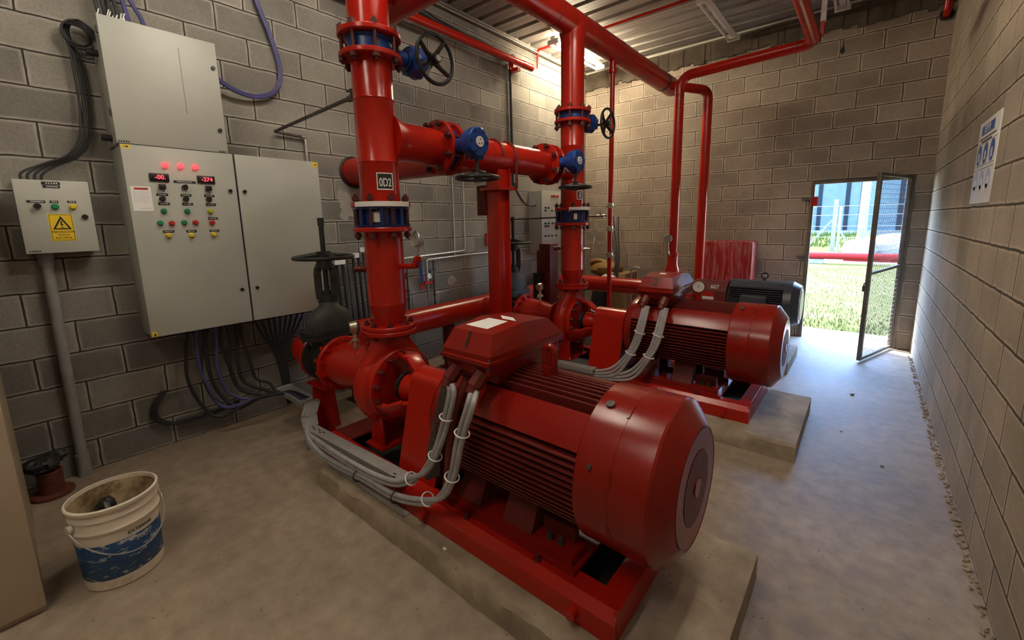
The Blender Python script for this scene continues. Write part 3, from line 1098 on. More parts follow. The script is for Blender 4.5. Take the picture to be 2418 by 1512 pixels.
def gate_valve(yc, label):
    x0 = -2.915
    t = Thing('gate_valve', label, 'valve', (x0, yc, AX), group='dark rising stem gate valves')
    body = MB()
    body.lathe([(0.17, -0.13), (0.17, -0.108), (0.13, -0.10), (0.125, -0.05), (0.14, 0), (0.125, 0.05), (0.13, 0.10), (0.17, 0.108), (0.17, 0.13)], (x0, yc, AX), (1, 0, 0), 40)
    body.cyl((x0, yc, AX), (x0, yc, AX + 0.20), 0.135, n=32)
    b = t.part('valve_body', body, DGREY)

    def oval(z, a, bb, n=32, p=3.2):
        out = []
        for i in range(n):
            th = 2 * PI * i / n
            c, s = math.cos(th), math.sin(th)
            out.append((x0 + bb * math.copysign(abs(c) ** (2 / p), c), yc + a * math.copysign(abs(s) ** (2 / p), s), z))
        return out

    bf = MB()
    for za, zb in ((AX + 0.175, AX + 0.205), (AX + 0.208, AX + 0.236)):
        bf.add(oval(za, 0.20, 0.115) + oval(zb, 0.20, 0.115), [(i, (i + 1) % 32, 32 + (i + 1) % 32, 32 + i) for i in range(32)] + [tuple(range(31, -1, -1)), tuple(range(32, 64))])
    t.part('bonnet_flange', bf, DGREY, b)
    for i in range(8):
        th = 2 * PI * (i + 0.5) / 8
        px, py = x0 + 0.098 * math.copysign(abs(math.cos(th)) ** 0.62, math.cos(th)), yc + 0.18 * math.copysign(abs(math.sin(th)) ** 0.62, math.sin(th))
        t.part('bonnet_bolt', MB().cyl((px, py, AX + 0.15), (px, py, AX + 0.255), 0.010, n=8).cyl((px, py, AX + 0.236), (px, py, AX + 0.25), 0.016, n=6), DSTEEL, b)
    bn = MB()
    n = 32
    secs = [(AX + 0.236, 0.168, 0.098), (AX + 0.285, 0.166, 0.097), (AX + 0.33, 0.148, 0.092), (AX + 0.365, 0.115, 0.08), (AX + 0.388, 0.07, 0.06), (AX + 0.42, 0.05, 0.05)]
    vs, fs = [], []
    for z, a, bb in secs:
        vs += [(x0 + bb * math.cos(2 * PI * i / n), yc + a * math.sin(2 * PI * i / n), z) for i in range(n)]
    for j in range(len(secs) - 1):
        fs += [(j * n + i, j * n + (i + 1) % n, (j + 1) * n + (i + 1) % n, (j + 1) * n + i) for i in range(n)]
    bn.add(vs, fs + [tuple(range(n - 1, -1, -1)), tuple(range(5 * n, 6 * n))])
    t.part('bonnet', bn, DUSTIRON)
    yk = MB()
    for s in (-1, 1):
        path = [(0.025, 0.40), (0.046, 0.44), (0.052, 0.50), (0.052, 0.63), (0.044, 0.665), (0.025, 0.69)]
        for (a0, z0), (a1, z1) in zip(path, path[1:]):
            yk.bar((x0 + s * a0 * 0.6, yc + s * a0 * 0.8, AX + z0), (x0 + s * a1 * 0.6, yc + s * a1 * 0.8, AX + z1), 0.022, 0.046, up=(0.6 * s, 0.8 * s, 0.01))
    yk.cyl((x0, yc, AX + 0.66), (x0, yc, AX + 0.72), 0.052, n=20)
    yk.cyl((x0, yc, AX + 0.40), (x0, yc, AX + 0.47), 0.046, n=20)
    yk.cyl((x0, yc, AX + 0.47), (x0, yc, AX + 0.50), 0.026, n=16)
    t.part('yoke', yk, DGREY)
    t.part('valve_stem', MB().cyl((x0, yc, AX + 0.40), (x0, yc, AX + 1.0), 0.0165, n=14).cyl((x0, yc, AX + 0.95), (x0, yc, AX + 1.005), 0.021, n=14), DGREY)
    t.part('handwheel', handwheel((x0, yc, AX + 0.735), (0, 0, 1), 0.19, 0.0135, DGREY, 3, 0.5, 0.045), DGREY)
    return t


def reducer_spool(yc, label):
    t = Thing('reducer_spool', label, 'pipe spool', (RX, yc, 0.955), group='red reducer spools')
    pr = [(0.088, 0.955), (0.088, 0.995), (0.096, 1.03), (0.105, 1.075), (0.109, 1.10), (0.1105, 1.104), (0.109, 1.108), (0.109, 1.54)]
    pp = t.part('pipe', MB().lathe(pr, (RX, yc, 0), (0, 0, 1), 44), RED)
    t.part('flange', flange((RX, yc, 0.968), (0, 0, 1), 0.155, 0.026), RED)
    t.part('flange', flange((RX, yc, 1.537), (0, 0, 1), 0.164, 0.026), RED)
    add_bolts(t, (RX, yc, 0.954), (0, 0, 1), 0.127, 8, 0.105, REDD, 0.011, 0.3)
    t.part('side_plug', MB().cyl((RX - 0.09, yc - 0.07, 1.31), (RX - 0.14, yc - 0.115, 1.31), 0.019, n=12), REDD, pp)
    return t


def check_valve(yc, label):
    t = Thing('check_valve', label, 'valve', (RX, yc, 1.551), group='blue wafer check valves')
    z0, z1 = 1.551, 1.664
    b = t.part('valve_body', MB().lathe([(0.155, z0), (0.158, z0 + 0.012), (0.128, z0 + 0.016), (0.128, z1 - 0.016), (0.158, z1 - 0.012), (0.155, z1)], (RX, yc, 0), (0, 0, 1), 44), NAVY)
    for i in range(8):
        a = 2 * PI * (i + 0.25) / 8
        d = Vector((math.cos(a), math.sin(a), 0))
        c = Vector((RX, yc, (z0 + z1) / 2)) + d * 0.139
        t.part('rib', MB().obox(c, (0.026, 0.014, z1 - z0 - 0.02), d, Vector((-d.y, d.x, 0)), (0, 0, 1)), NAVY, b)
    d = Vector((0.72, -0.69, 0))
    sd_ = Vector((0.69, 0.72, 0))
    c = Vector((RX, yc, 1.607)) + d * 0.1295
    t.part('name_plate', MB().obox(c + sd_ * (-0.01), (0.004, 0.045, 0.055), d, sd_, (0, 0, 1)), WHITE, b)
    add_bolts(t, (RX, yc, 1.6075), (0, 0, 1), 0.147, 8, 0.25, DSTUD, 0.011, 0.75)
    return t


def tape_arc(zc, r, hh, yc, a0, a1):
    m = MB()
    n = 18
    vs = []
    for i in range(n + 1):
        a = a0 + (a1 - a0) * i / n
        for z in (zc - hh, zc + hh):
            vs.append((RX + r * math.cos(a), yc + r * math.sin(a), z))
        for z in (zc + hh, zc - hh):
            vs.append((RX + (r - 0.003) * math.cos(a), yc + (r - 0.003) * math.sin(a), z))
    fs = []
    for i in range(n):
        for k in range(4):
            fs.append((4 * i + k, 4 * (i + 1) + k, 4 * (i + 1) + (k + 1) % 4, 4 * i + (k + 1) % 4))
    fs += [(0, 1, 2, 3), (4 * n + 3, 4 * n + 2, 4 * n + 1, 4 * n)]
    return m.add(vs, fs)


BZ = 2.045           # height of the crossover pipe


def tee_spool(yc, label, first):
    t = Thing('tee_spool', label, 'pipe spool', (RX, yc, 1.664), group='red tee spools on the risers')
    s = 1 if first else -1
    pr = [(0.109, 1.67), (0.109, 1.905), (0.1105, 1.908), (0.109, 1.911), (0.109, 2.236), (0.1105, 2.239), (0.109, 2.242), (0.109, 2.462)]
    run = t.part('pipe', MB().lathe(pr, (RX, yc, 0), (0, 0, 1), 44), RED)
    ye = 1.885 if first else 3.135
    br = MB()
    a = 0.109 if first else 0.085
    sec = [(a + 0.040, yc + s * 0.060), (a + 0.016, yc + s * 0.115), (a + 0.003, yc + s * 0.15), (a, yc + s * 0.175), (a, ye)]
    br.lathe([(r, (y_ - yc)) for r, y_ in sec], (RX, yc, BZ), (0, 1, 0), 40)
    t.part('branch', br, RED, run)
    for zz in (1.908, 2.239):
        t.part('weld_seam', MB().torus((RX, yc, zz), (0, 0, 1), 0.1095, 0.003, 44, 6), RED, run)
    t.part('flange', flange((RX, yc, 1.677), (0, 0, 1), 0.164, 0.026), RED)
    t.part('flange', flange((RX, yc, 2.456), (0, 0, 1), 0.166, 0.026), RED)
    t.part('flange', flange((RX, ye, BZ), (0, 1, 0), 0.168, 0.026), RED)
    t.part('white_tape', tape_arc(1.677, 0.1668, 0.0135, yc, -1.55 if first else -1.2, 0.55 if first else 0.35), WHITE, run)
    # stencilled plate
    a_c = -0.30 if first else -0.32
    d = Vector((math.cos(a_c), math.sin(a_c), 0))
    sd_ = Vector((-d.y, d.x, 0))
    zc = 1.80 if first else 1.80
    w, h = (0.092, 0.092) if first else (0.07, 0.08)
    # plate bends round the pipe: build as an arc
    arc = MB()
    n = 10
    half = w / 2 / 0.110

    def arcband(z0, z1, r, h0, h1):
        vs = []
        for i in range(n + 1):
            aa = a_c + h0 + (h1 - h0) * i / n
            for z, rr in ((z0, r), (z1, r), (z1, r - 0.002), (z0, r - 0.002)):
                vs.append((RX + rr * math.cos(aa), yc + rr * math.sin(aa), z))
        fs = []
        for i in range(n):
            for k in range(4):
                fs.append((4 * i + k, 4 * (i + 1) + k, 4 * (i + 1) + (k + 1) % 4, 4 * i + (k + 1) % 4))
        fs += [(0, 1, 2, 3), (4 * n + 3, 4 * n + 2, 4 * n + 1, 4 * n)]
        return vs, fs
    arc.add(*arcband(zc - h / 2, zc + h / 2, 0.1105, -half, half))
    pl_ = t.part('number_plate', arc, INK, run)
    rim = MB()
    for z0, z1, h0, h1 in ((zc - h / 2, zc - h / 2 + 0.006, -half, half), (zc + h / 2 - 0.006, zc + h / 2, -half, half), (zc - h / 2, zc + h / 2, -half, -half + 0.05), (zc - h / 2, zc + h / 2, half - 0.05, half)):
        rim.add(*arcband(z0, z1, 0.1112, h0, h1))
    t.part('plate_border', rim, WHITE, pl_)
    me = text_mesh('0D2', 0.062 if first else 0.03, (0, 0, 0), (1, 0, 0), (0, 1, 0), WHITE, (0, 0, 0), 0.001, 'CENTER', 0.62 if first else 1.0)
    for v in me.vertices:
        x, y_ = v.co.x, v.co.y
        if not first:
            x, y_ = -y_, x
        aa = a_c + x / 0.111
        rr = 0.1112 + v.co.z
        v.co = Vector((RX + rr * math.cos(aa), yc + rr * math.sin(aa), zc - (0.008 if first else 0) + y_)) - Vector(t.off)
    o = bpy.data.objects.new('lettering', me)
    COL.objects.link(o)
    o.parent = pl_
    if first:
        tp = MB().add(*arcband(2.463, 2.464, 0.11, -0.1, 0.1))
    return t


def butterfly(c, axis, stem, worm, label, wheel_off, wheel_r, gl=0.27, gear_r=0.082):
    """lugged wafer valve: disc body between flanges, stem to a worm gearbox, worm shaft with handwheel"""
    c, axis, stem, worm = Vector(c), Vector(axis), Vector(stem), Vector(worm)
    t = Thing('butterfly_valve', label, 'valve', tuple(c), group='blue gear operated butterfly valves')
    b = t.part('valve_body', MB().lathe([(0.105, -0.036), (0.128, -0.036), (0.128, -0.026), (0.118, -0.022), (0.118, 0.022), (0.128, 0.026), (0.128, 0.036), (0.105, 0.036)], c, axis, 40, close=True), BLUE)
    add_bolts(t, c, axis, 0.147, 8, 0.20, DSTUD, 0.012, 0.5)
    e = c + stem * (gl - 0.06)
    t.part('stem_neck', MB().cyl(c + stem * 0.13, e, 0.042, n=20).cyl(e - stem * 0.015, e, 0.06, n=20), BLUE, b)
    gear = MB()
    n = 48
    g0 = e
    prof = []
    u, w, _ = frame_of(stem)
    ring = [gear_r * (1 + 0.05 * (1 if (i // 3) % 2 else -1) * 0.6) for i in range(n)]
    secs = [(0.0, 0.9), (0.012, 1.0), (0.055, 1.0), (0.062, 1.06), (0.085, 1.06), (0.092, 0.98)]
    vs, fs = [], []
    for tt, k in secs:
        vs += [g0 + stem * tt + (u * math.cos(2 * PI * i / n) + w * math.sin(2 * PI * i / n)) * (ring[i] if k > 1 else gear_r) * k for i in range(n)]
    for j in range(len(secs) - 1):
        fs += [(j * n + i, j * n + (i + 1) % n, (j + 1) * n + (i + 1) % n, (j + 1) * n + i) for i in range(n)]
    fs += [tuple(range(n - 1, -1, -1)), tuple(range(5 * n, 6 * n))]
    gear.add(vs, fs)
    side = stem.cross(worm).normalized()
    gear.obox(g0 + stem * 0.032 + side * 0.035 + worm * 0.02, (0.055, 0.06, 0.15), stem, side, worm)
    gb = t.part('gearbox', gear, BLUE)
    t.part('indicator', MB().cyl(g0 + stem * 0.09, g0 + stem * 0.099, 0.031, n=24), WHITE, gb)
    dots = MB()
    for q in ((0.011, 0.012), (-0.011, 0.010), (0.0, -0.014)):
        dots.cyl(g0 + stem * 0.098 + u * q[0] + w * q[1], g0 + stem * 0.1005 + u * q[0] + w * q[1], 0.0045, n=8)
    t.part('indicator_mark', dots, INK, gb)
    for p in ring_pts(g0 + stem * 0.092, stem, gear_r * 0.82, 6):
        t.part('cover_screw', MB().cyl(p, p + stem * 0.006, 0.007, n=8), NAVY, gb)
    ws = g0 + stem * 0.032 + side * 0.035
    we = ws + worm * wheel_off
    t.part('worm_shaft', MB().cyl(ws + worm * 0.08, we, 0.012, n=12), DSTEEL)
    wh = t.part('handwheel', handwheel(we, tuple(-worm), wheel_r, 0.0115, BLACK, 4, 0.6, 0.024, 0.024), BLACK)
    t.part('hub_cap', MB().cyl(we + worm * 0.0255, we + worm * 0.03, 0.017, n=18), STEEL, wh)
    return t


Y1, Y2 = 1.445, 3.515
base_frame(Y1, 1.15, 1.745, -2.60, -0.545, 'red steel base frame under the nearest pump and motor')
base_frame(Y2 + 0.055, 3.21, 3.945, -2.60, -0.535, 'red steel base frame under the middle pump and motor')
motor(Y1, '1', 'large red finned electric motor in the foreground with number one on its terminal box', '')
motor(Y2, '2', 'red finned electric motor of the middle pump with number two on its terminal box', '')
pump(Y1, 'red centrifugal pump in front of the dark valve beside the grey cabinets')
pump(Y2, 'red centrifugal pump behind the terminal box numbered one')
guard(Y1, 'tapering red coupling guard beside the grey cables in the foreground')
guard(Y2, 'red coupling guard with rounded top in front of the grey trough')
suction_reducer(Y1, 'red cone with bolted flange between nearest pump and dark gate valve')
suction_reducer(Y2, 'red suction cone with small gauge left of the middle pump')
gate_valve(Y1, 'dark gate valve with flat handwheel in front of the cream cabinet doors')
gate_valve(Y2, 'dark gate valve with raised stem beside the red support post')
reducer_spool(Y1, 'vertical red pipe piece narrowing down onto the nearest pump')
reducer_spool(Y2, 'vertical red pipe piece narrowing down onto the middle pump')
check_valve(Y1, 'blue check valve with white name plate on the nearest riser')
check_valve(Y2, 'blue check valve on the riser of the middle pump beside small panel')
tee_spool(Y1, 'thick red riser pipe with side branch and black number plate', True)
tee_spool(Y2, 'red riser piece of the middle pump with sideways lettered plate', False)
butterfly((RX, Y1, 2.511), (0, 0, 1), (0, 1, 0), (1, 0, 0), 'blue butterfly valve with large upright black handwheel high on nearest riser', 0.215, 0.129, 0.30)
butterfly((RX, Y2, 2.492), (0, 0, 1), (0, 1, 0), (1, 0, 0), 'blue butterfly valve with thin upright handwheel on the middle riser', 0.215, 0.129, 0.30)
butterfly((RX, 1.932, BZ), (0, 1, 0), (1, 0, 0), (0, 0, -1), 'blue butterfly valve with flat handwheel at the near end of crossover pipe', 0.205, 0.129, 0.30)
butterfly((RX, 3.088, BZ), (0, 1, 0), (1, 0, 0), (0, 0, -1), 'blue butterfly valve with flat handwheel at the far end of crossover pipe', 0.205, 0.129, 0.30)

# crossover between the two risers with the outlet through the left wall
t = Thing('crossover_pipe', 'horizontal red pipe joining both risers, with a branch into the block wall', 'pipe', (RX, 2.5, BZ))
cp = MB().cyl((RX, 1.985, BZ), (RX, 3.035, BZ), 0.109, n=44)
run = t.part('pipe', cp, RED)
t.part('wall_branch', MB().cyl((RX - 0.05, 2.27, BZ + 0.008), (XL + 0.001, 2.27, BZ + 0.022), 0.125, n=44), RED, run)
for y_ in (2.325, 2.16):
    t.part('weld_seam', MB().torus((RX, y_, BZ), (0, 1, 0), 0.109, 0.003, 40, 6), REDD, run)
t.part('flange', flange((RX, 1.979, BZ), (0, 1, 0), 0.168, 0.026), RED)
t.part('flange', flange((RX, 3.041, BZ), (0, 1, 0), 0.168, 0.026), RED)
t.part('wall_collar', MB().torus((XL + 0.004, 2.27, BZ + 0.02), (1, 0, 0), 0.135, 0.012, 40, 8), RUBBER, run)

t = Thing('support_post', 'red steel post with saddle carrying the crossover pipe', 'post', (RX, 2.46, 0))
ps = MB()
ps.box(RX - 0.06, RX + 0.06, 2.395, 2.402, 0.012, 1.80)
ps.box(RX - 0.06, RX + 0.06, 2.518, 2.525, 0.012, 1.80)
ps.box(RX - 0.004, RX + 0.004, 2.402, 2.518, 0.012, 1.80)
ps.box(RX - 0.06, RX - 0.054, 2.402, 2.518, 0.012, 1.80)
ps.box(RX + 0.030, RX + 0.036, 2.402, 2.518, 0.012, 1.80)
t.part('column', ps, RED, bevel=0.002)
t.part('foot_plate', MB().box(RX - 0.12, RX + 0.12, 2.34, 2.58, 0, 0.012), RED)
t.part('saddle', MB().box(RX - 0.10, RX + 0.10, 2.37, 2.56, 1.80, 1.822).box(RX - 0.085, RX + 0.085, 2.50, 2.512, 1.822, 1.96).box(RX - 0.06, RX + 0.06, 2.40, 2.50, 1.822, 1.95), RED)
ub = [(RX + 0.116 * math.cos(a), 2.545, BZ + 0.116 * math.sin(a)) for a in [PI * k / 16 for k in range(17)]]
t.part('pipe_clamp', MB().tube([(RX + 0.116, 2.545, 1.81)] + ub + [(RX - 0.116, 2.545, 1.81)], 0.010, 8), REDD)
t.part('pipe_clamp', MB().tube([(x, 2.40, z) for x, _, z in ub], 0.010, 8), REDD)
single('junction_box', 'small dark red box fixed to the side of the support post', 'box', MB().box(RX - 0.15, RX - 0.062, 2.385, 2.47, 1.62, 1.84), REDD, bevel=0.004)

# riser heads and the header under the roof
HZ = 3.285
t = Thing('riser_head_pipe', 'thick red pipe rising from the nearest riser to the roof header', 'pipe', (RX, Y1, 2.55), group='red riser heads')
up = MB().tube(fillet([(RX, Y1, 2.558), (RX, Y1, HZ), (RX, 2.25, HZ)], 0.16, 10), 0.109, 40)
run = t.part('pipe', up, RED)
t.part('side_branch', MB().cyl((RX, Y1 + 0.02, 2.861), (RX, Y1 + 0.235, 2.861), 0.085, n=32).cyl((RX - 0.27, Y1 + 0.235, 2.861), (XR - 0.002, Y1 + 0.235, 2.861), 0.109, n=40), RED, run)
t.part('flange', flange((RX, Y1, 2.566), (0, 0, 1), 0.166, 0.026), RED)
t = Thing('riser_head_pipe', 'red pipe standing from the middle riser up into the roof header', 'pipe', (RX, Y2, 2.53), group='red riser heads')
run = t.part('pipe', MB().lathe([(0.105, 2.53), (0.105, 3.10), (0.108, 3.16), (0.118, 3.20), (0.118, HZ)], (RX, Y2, 0), (0, 0, 1), 40), RED)
t.part('flange', flange((RX, Y2, 2.546), (0, 0, 1), 0.166, 0.026), RED)
t = Thing('header_pipe', 'long bright red header pipe running under the roof to the back wall', 'pipe', (RX, 4.1, HZ))
run = t.part('pipe', MB().cyl((RX, 2.25, HZ), (RX, 5.98, HZ), 0.112, n=44).lathe([(0.112, 0), (0.095, 0.04), (0.05, 0.06), (0.01, 0.065)], (RX, 5.98, HZ), (0, 1, 0), 44), RED)
for y_ in (3.20, 3.83, 4.38):
    t.part('weld_seam', MB().torus((RX, y_, HZ), (0, 1, 0), 0.1125, 0.003, 40, 6), REDD, run)
t.part('dark_band', MB().lathe([(0.1125, 0), (0.1135, 0.001), (0.1135, 0.059), (0.1125, 0.06)], (RX, 5.60, HZ), (0, 1, 0), 44), RUST, run)

# thin red drop pipe from the header with clamps
t = Thing('drop_pipe', 'thin red vertical pipe with bright couplings in front of back wall', 'pipe', (RX, 4.29, 0.30))
run = t.part('pipe', MB().cyl((RX, 4.29, HZ - 0.11), (RX, 4.29, 0.28), 0.0245, n=20).cyl((RX, 4.29, HZ - 0.20), (RX, 4.29, HZ - 0.10), 0.036, n=20), RED)
t.part('collar', MB().lathe([(0.034, 0), (0.044, 0.005), (0.044, 0.03), (0.034, 0.035)], (RX, 4.29, HZ - 0.225), (0, 0, 1), 20), RED, run)
for z in (1.72, 1.476, 1.19):
    cl = MB().lathe([(0.027, -0.03), (0.034, -0.026), (0.034, 0.026), (0.027, 0.03)], (RX, 4.29, z), (0, 0, 1), 20)
    for s in (-1, 1):
        cl.cyl((RX + s * 0.04, 4.27, z - 0.012), (RX + s * 0.04, 4.31, z - 0.012), 0.009, n=8)
    t.part('coupling', cl, BRASS, run)

# suction header on the wall side
t = Thing('suction_header', 'fat red pipe lying low along the block wall behind the pumps', 'pipe', (-3.42, 3.4, 0.48))
run = t.part('pipe', MB().tube(fillet([(-3.075, Y1, AX), (-3.42, Y1, AX), (-3.42, 3.0, 0.607), (-3.42, 5.75, 0.605)], 0.2, 10), 0.125, 40).lathe([(0.125, 0), (0.11, 0.05), (0.05, 0.08), (0.01, 0.085)], (-3.42, 5.75, 0.605), (0, 1, 0), 44), RED)
for yc in (Y1, Y2):
    if yc > 2:
        t.part('branch', MB().cyl((-3.42, yc, AX), (-3.075, yc, AX), 0.10, n=36), RED, run)
    t.part('branch_flange', flange((-3.062, yc, AX), (1, 0, 0), 0.175, 0.026), RED, run)
for y_ in (1.9, 3.0, 4.4, 5.4):
    t.part('stand', MB().box(-3.47, -3.37, y_ - 0.04, y_ + 0.04, 0, 0.485).box(-3.53, -3.31, y_ - 0.06, y_ + 0.06, 0, 0.012), REDD)
for yc, lab in ((Y1, 'red bent plate stand under the nearest dark gate valve'), (Y2, 'red plate stand under the far dark gate valve')):
    st = MB()
    st.prism([(yc - 0.11, 0), (yc + 0.11, 0), (yc + 0.075, 0.40), (yc - 0.075, 0.40)], -3.12, -3.108, 'yz')
    st.prism([(-3.115, 0.0), (-2.98, 0.0), (-3.02, 0.40), (-3.115, 0.40)], yc - 0.006, yc + 0.006, 'xz')
    st.box(-3.16, -2.90, yc - 0.10, yc + 0.10, 0.40, 0.412)
    st.prism([(yc - 0.10, 0.412), (yc + 0.10, 0.412), (yc + 0.10, 0.437), (yc + 0.05, 0.445), (yc, 0.443), (yc - 0.05, 0.445), (yc - 0.10, 0.437)], -3.068, -3.055, 'yz')
    single('valve_stand', lab, 'stand', st, RED, group='stands under the gate valves')

# ================================================================== THIRD PUMP
Y3 = 5.25
t = Thing('base_frame', 'small red steel base under the pump with the dark motor', 'base frame', (-1.3, Y3, HP), group='red steel base frames')
t.part('side_rail', MB().box(-2.1, -0.62, Y3 - 0.27, Y3 - 0.21, HP, 0.24), RED)
t.part('side_rail', MB().box(-2.1, -0.62, Y3 + 0.21, Y3 + 0.27, HP, 0.24), RED)
t.part('deck_plate', MB().box(-2.1, -0.62, Y3 - 0.21, Y3 + 0.21, 0.225, 0.238), RED)
t = Thing('electric_motor', 'dark slate blue motor near the doorway behind the red motors', 'motor', (-0.85, Y3, 0.24))
mz = 0.655
xa, xb = -1.14, -0.60
hs = t.part('stator_housing', MB().cyl((xa, Y3, mz), (xb, Y3, mz), 0.198, n=40), NAVYMOT)
fin = MB()
for s in (-1, 1):
    dz = -0.16
    while dz <= 0.165:
        yo = math.sqrt(0.232 ** 2 - dz ** 2)
        a, b = sorted((Y3 + s * 0.10, Y3 + s * yo))
        fin.box(xa + 0.005, xb - 0.01, a, b, mz + dz - 0.004, mz + dz + 0.004)
        dz += 0.0215
fin.prism([(Y3 + 0.205 * math.cos(math.radians(a)), mz + 0.232 * math.sin(math.radians(a))) for a in range(48, 133, 7)] + [(Y3 - 0.10, mz + 0.10), (Y3 + 0.10, mz + 0.10)], xa + 0.005, xb - 0.01, 'yz')
t.part('cooling_fins', fin, NAVYMOT, hs)
cw = t.part('fan_cowl', MB().lathe([(0.225, -0.62), (0.238, -0.615), (0.238, -0.545), (0.234, -0.54), (0.20, -0.475), (0.17, -0.470)], (0, Y3, mz), (1, 0, 0), 40), NAVYMOT, angle=22)
t.part('air_grille', MB().cyl((-0.471, Y3, mz), (-0.466, Y3, mz), 0.165, n=40), STEEL, cw)
t.part('terminal_box', MB().box(-1.0, -0.75, Y3 - 0.275, Y3 - 0.20, mz - 0.10, mz + 0.095), NAVYMOT, bevel=0.012)
t.part('lifting_eye', MB().cyl((-0.82, Y3, mz + 0.22), (-0.82, Y3, mz + 0.255), 0.013, n=10).torus((-0.82, Y3, mz + 0.285), (0.3, -1, 0), 0.030, 0.008, 24, 8), DGREY)
t.part('foot', MB().box(-1.08, -0.66, Y3 - 0.20, Y3 - 0.10, 0.24, 0.47), NAVYMOT)
t.part('foot', MB().box(-1.08, -0.66, Y3 + 0.10, Y3 + 0.20, 0.24, 0.47), NAVYMOT)
t = Thing('coupling_guard', 'dark red guard with white stickers beside the dark motor', 'guard', (-1.3, Y3, 0.24), group='red coupling guards')
g = t.part('cover_sheet', MB().prism(a_guard(0, 0, Y3, 0.24, 0.86, 0.20, 0.17), -1.52, -1.16, 'yz'), REDD)
t.part('sticker', MB().obox((-1.345, Y3 - 0.176, 0.70), (0.13, 0.002, 0.10), (1, 0, 0), (0, 1, 0.06), (0, -0.06, 1)), RBUT, g)
t.part('sticker', MB().obox((-1.345, Y3 - 0.1775, 0.672), (0.125, 0.002, 0.035), (1, 0, 0), (0, 1, 0.06), (0, -0.06, 1)), WHITE, g)
t.text('lettering', '607', 0.06, (-1.28, Y3 - 0.165, 0.80), (1, 0, 0), (0, 0.25, 1), WHITE, g)
t = Thing('centrifugal_pump', 'third red pump at the back with a slim riser and gauge', 'pump', (-1.80, Y3, 0.24))
v = t.part('volute_casing', MB().lathe([(0.02, -0.07), (0.15, -0.07), (0.19, -0.04), (0.20, 0), (0.19, 0.04), (0.15, 0.07), (0.02, 0.07)], (-1.82, Y3, 0.60), (1, 0, 0), 36), RED)
t.part('discharge_neck', MB().cyl((-1.82, Y3, 0.74), (-1.82, Y3, 0.90), 0.08, 0.06, 28), RED, v)
t.part('discharge_flange', flange((-1.82, Y3, 0.91), (0, 0, 1), 0.115, 0.03), RED, v)
t.part('bearing_housing', MB().cyl((-1.75, Y3, 0.60), (-1.50, Y3, 0.60), 0.08, n=24), RED)
t.part('suction_nozzle', MB().cyl((-2.0, Y3, 0.60), (-1.88, Y3, 0.60), 0.085, n=28), RED, v)
t.part('pedestal', MB().box(-1.9, -1.74, Y3 - 0.14, Y3 + 0.14, 0.24, 0.44), RED)
t = Thing('suction_pipe', 'horizontal red pipe from wall side header to the back pump', 'pipe', (-2.7, Y3, 0.6))
t.part('pipe', MB().cyl((-3.42, Y3, 0.70), (-2.03, Y3, 0.70), 0.105, n=36), RED)
t.part('flange', flange((-2.02, Y3, 0.68), (1, 0, 0), 0.14, 0.028), RED)
t = Thing('riser_pipe', 'slim red pipe from the back pump, bending over and along the back wall', 'pipe', (-1.82, Y3, 0.93))
p = t.part('pipe', MB().tube(fillet([(-1.82, Y3, 0.93), (-1.82, Y3, 3.17), (-0.55, Y3 - 0.02, 3.20), (-0.60, 4.4, 3.33), (-0.6, 1.6, 3.45)], [0.14, 0.09, 0.5], 10), 0.053, 24), RED)
t.part('reducer', MB().lathe([(0.085, 0.925), (0.085, 0.95), (0.062, 1.02), (0.062, 1.13), (0.068, 1.135), (0.068, 1.155), (0.056, 1.16)], (-1.82, Y3, 0), (0, 0, 1), 28), RED, p)
t.part('weld_seam', MB().torus((-1.82, Y3, 2.97), (0, 0, 1), 0.054, 0.003, 28, 6), REDD, p)
t.part('weld_seam', MB().torus((-0.69, Y3 - 0.02, 3.197), (1, 0, 0), 0.054, 0.003, 28, 6), REDD, p)
t.part('weld_seam', MB().torus((-1.62, Y3, 3.175), (1, 0, 0), 0.054, 0.003, 28, 6), REDD, p)
t = Thing('bypass_pipe', 'slim red pipe dropping from header end beside the wrapped red box', 'pipe', (-1.63, 5.78, 0.5))
t.part('pipe', MB().tube(fillet([(RX + 0.08, 5.78, HZ - 0.04), (-1.655, 5.78, HZ - 0.18), (-1.655, 5.78, 0.02)], 0.13, 10), 0.055, 24), RED)
t.part('foot_flange', flange((-1.655, 5.78, 0.012), (0, 0, 1), 0.10, 0.024), RED)
t = Thing('pressure_gauge', 'small pressure gauge on stem beside the slim back riser', 'gauge', (-1.82, Y3 - 0.06, 1.14), group='pressure gauges')
st = t.part('stem', MB().tube([(-1.82, Y3 - 0.05, 1.12), (-1.84, Y3 - 0.09, 1.14), (-1.85, Y3 - 0.10, 1.24), (-1.85, Y3 - 0.10, 1.29)], 0.010, 8).cyl((-1.85, Y3 - 0.10, 1.18), (-1.85, Y3 - 0.10, 1.22), 0.016, n=6), BRASS)
d = Vector((0.4, -0.9, 0.1)).normalized()
c = Vector((-1.85, Y3 - 0.11, 1.335))
b = t.part('case', MB().lathe([(0.02, -0.02), (0.046, -0.018), (0.05, 0.012), (0.044, 0.017), (0.042, 0.010), (0.005, 0.010)], c, d, 28), STEEL)
t.part('dial', MB().cyl(c + d * 0.009, c + d * 0.012, 0.041, n=28), GAUGE, b)
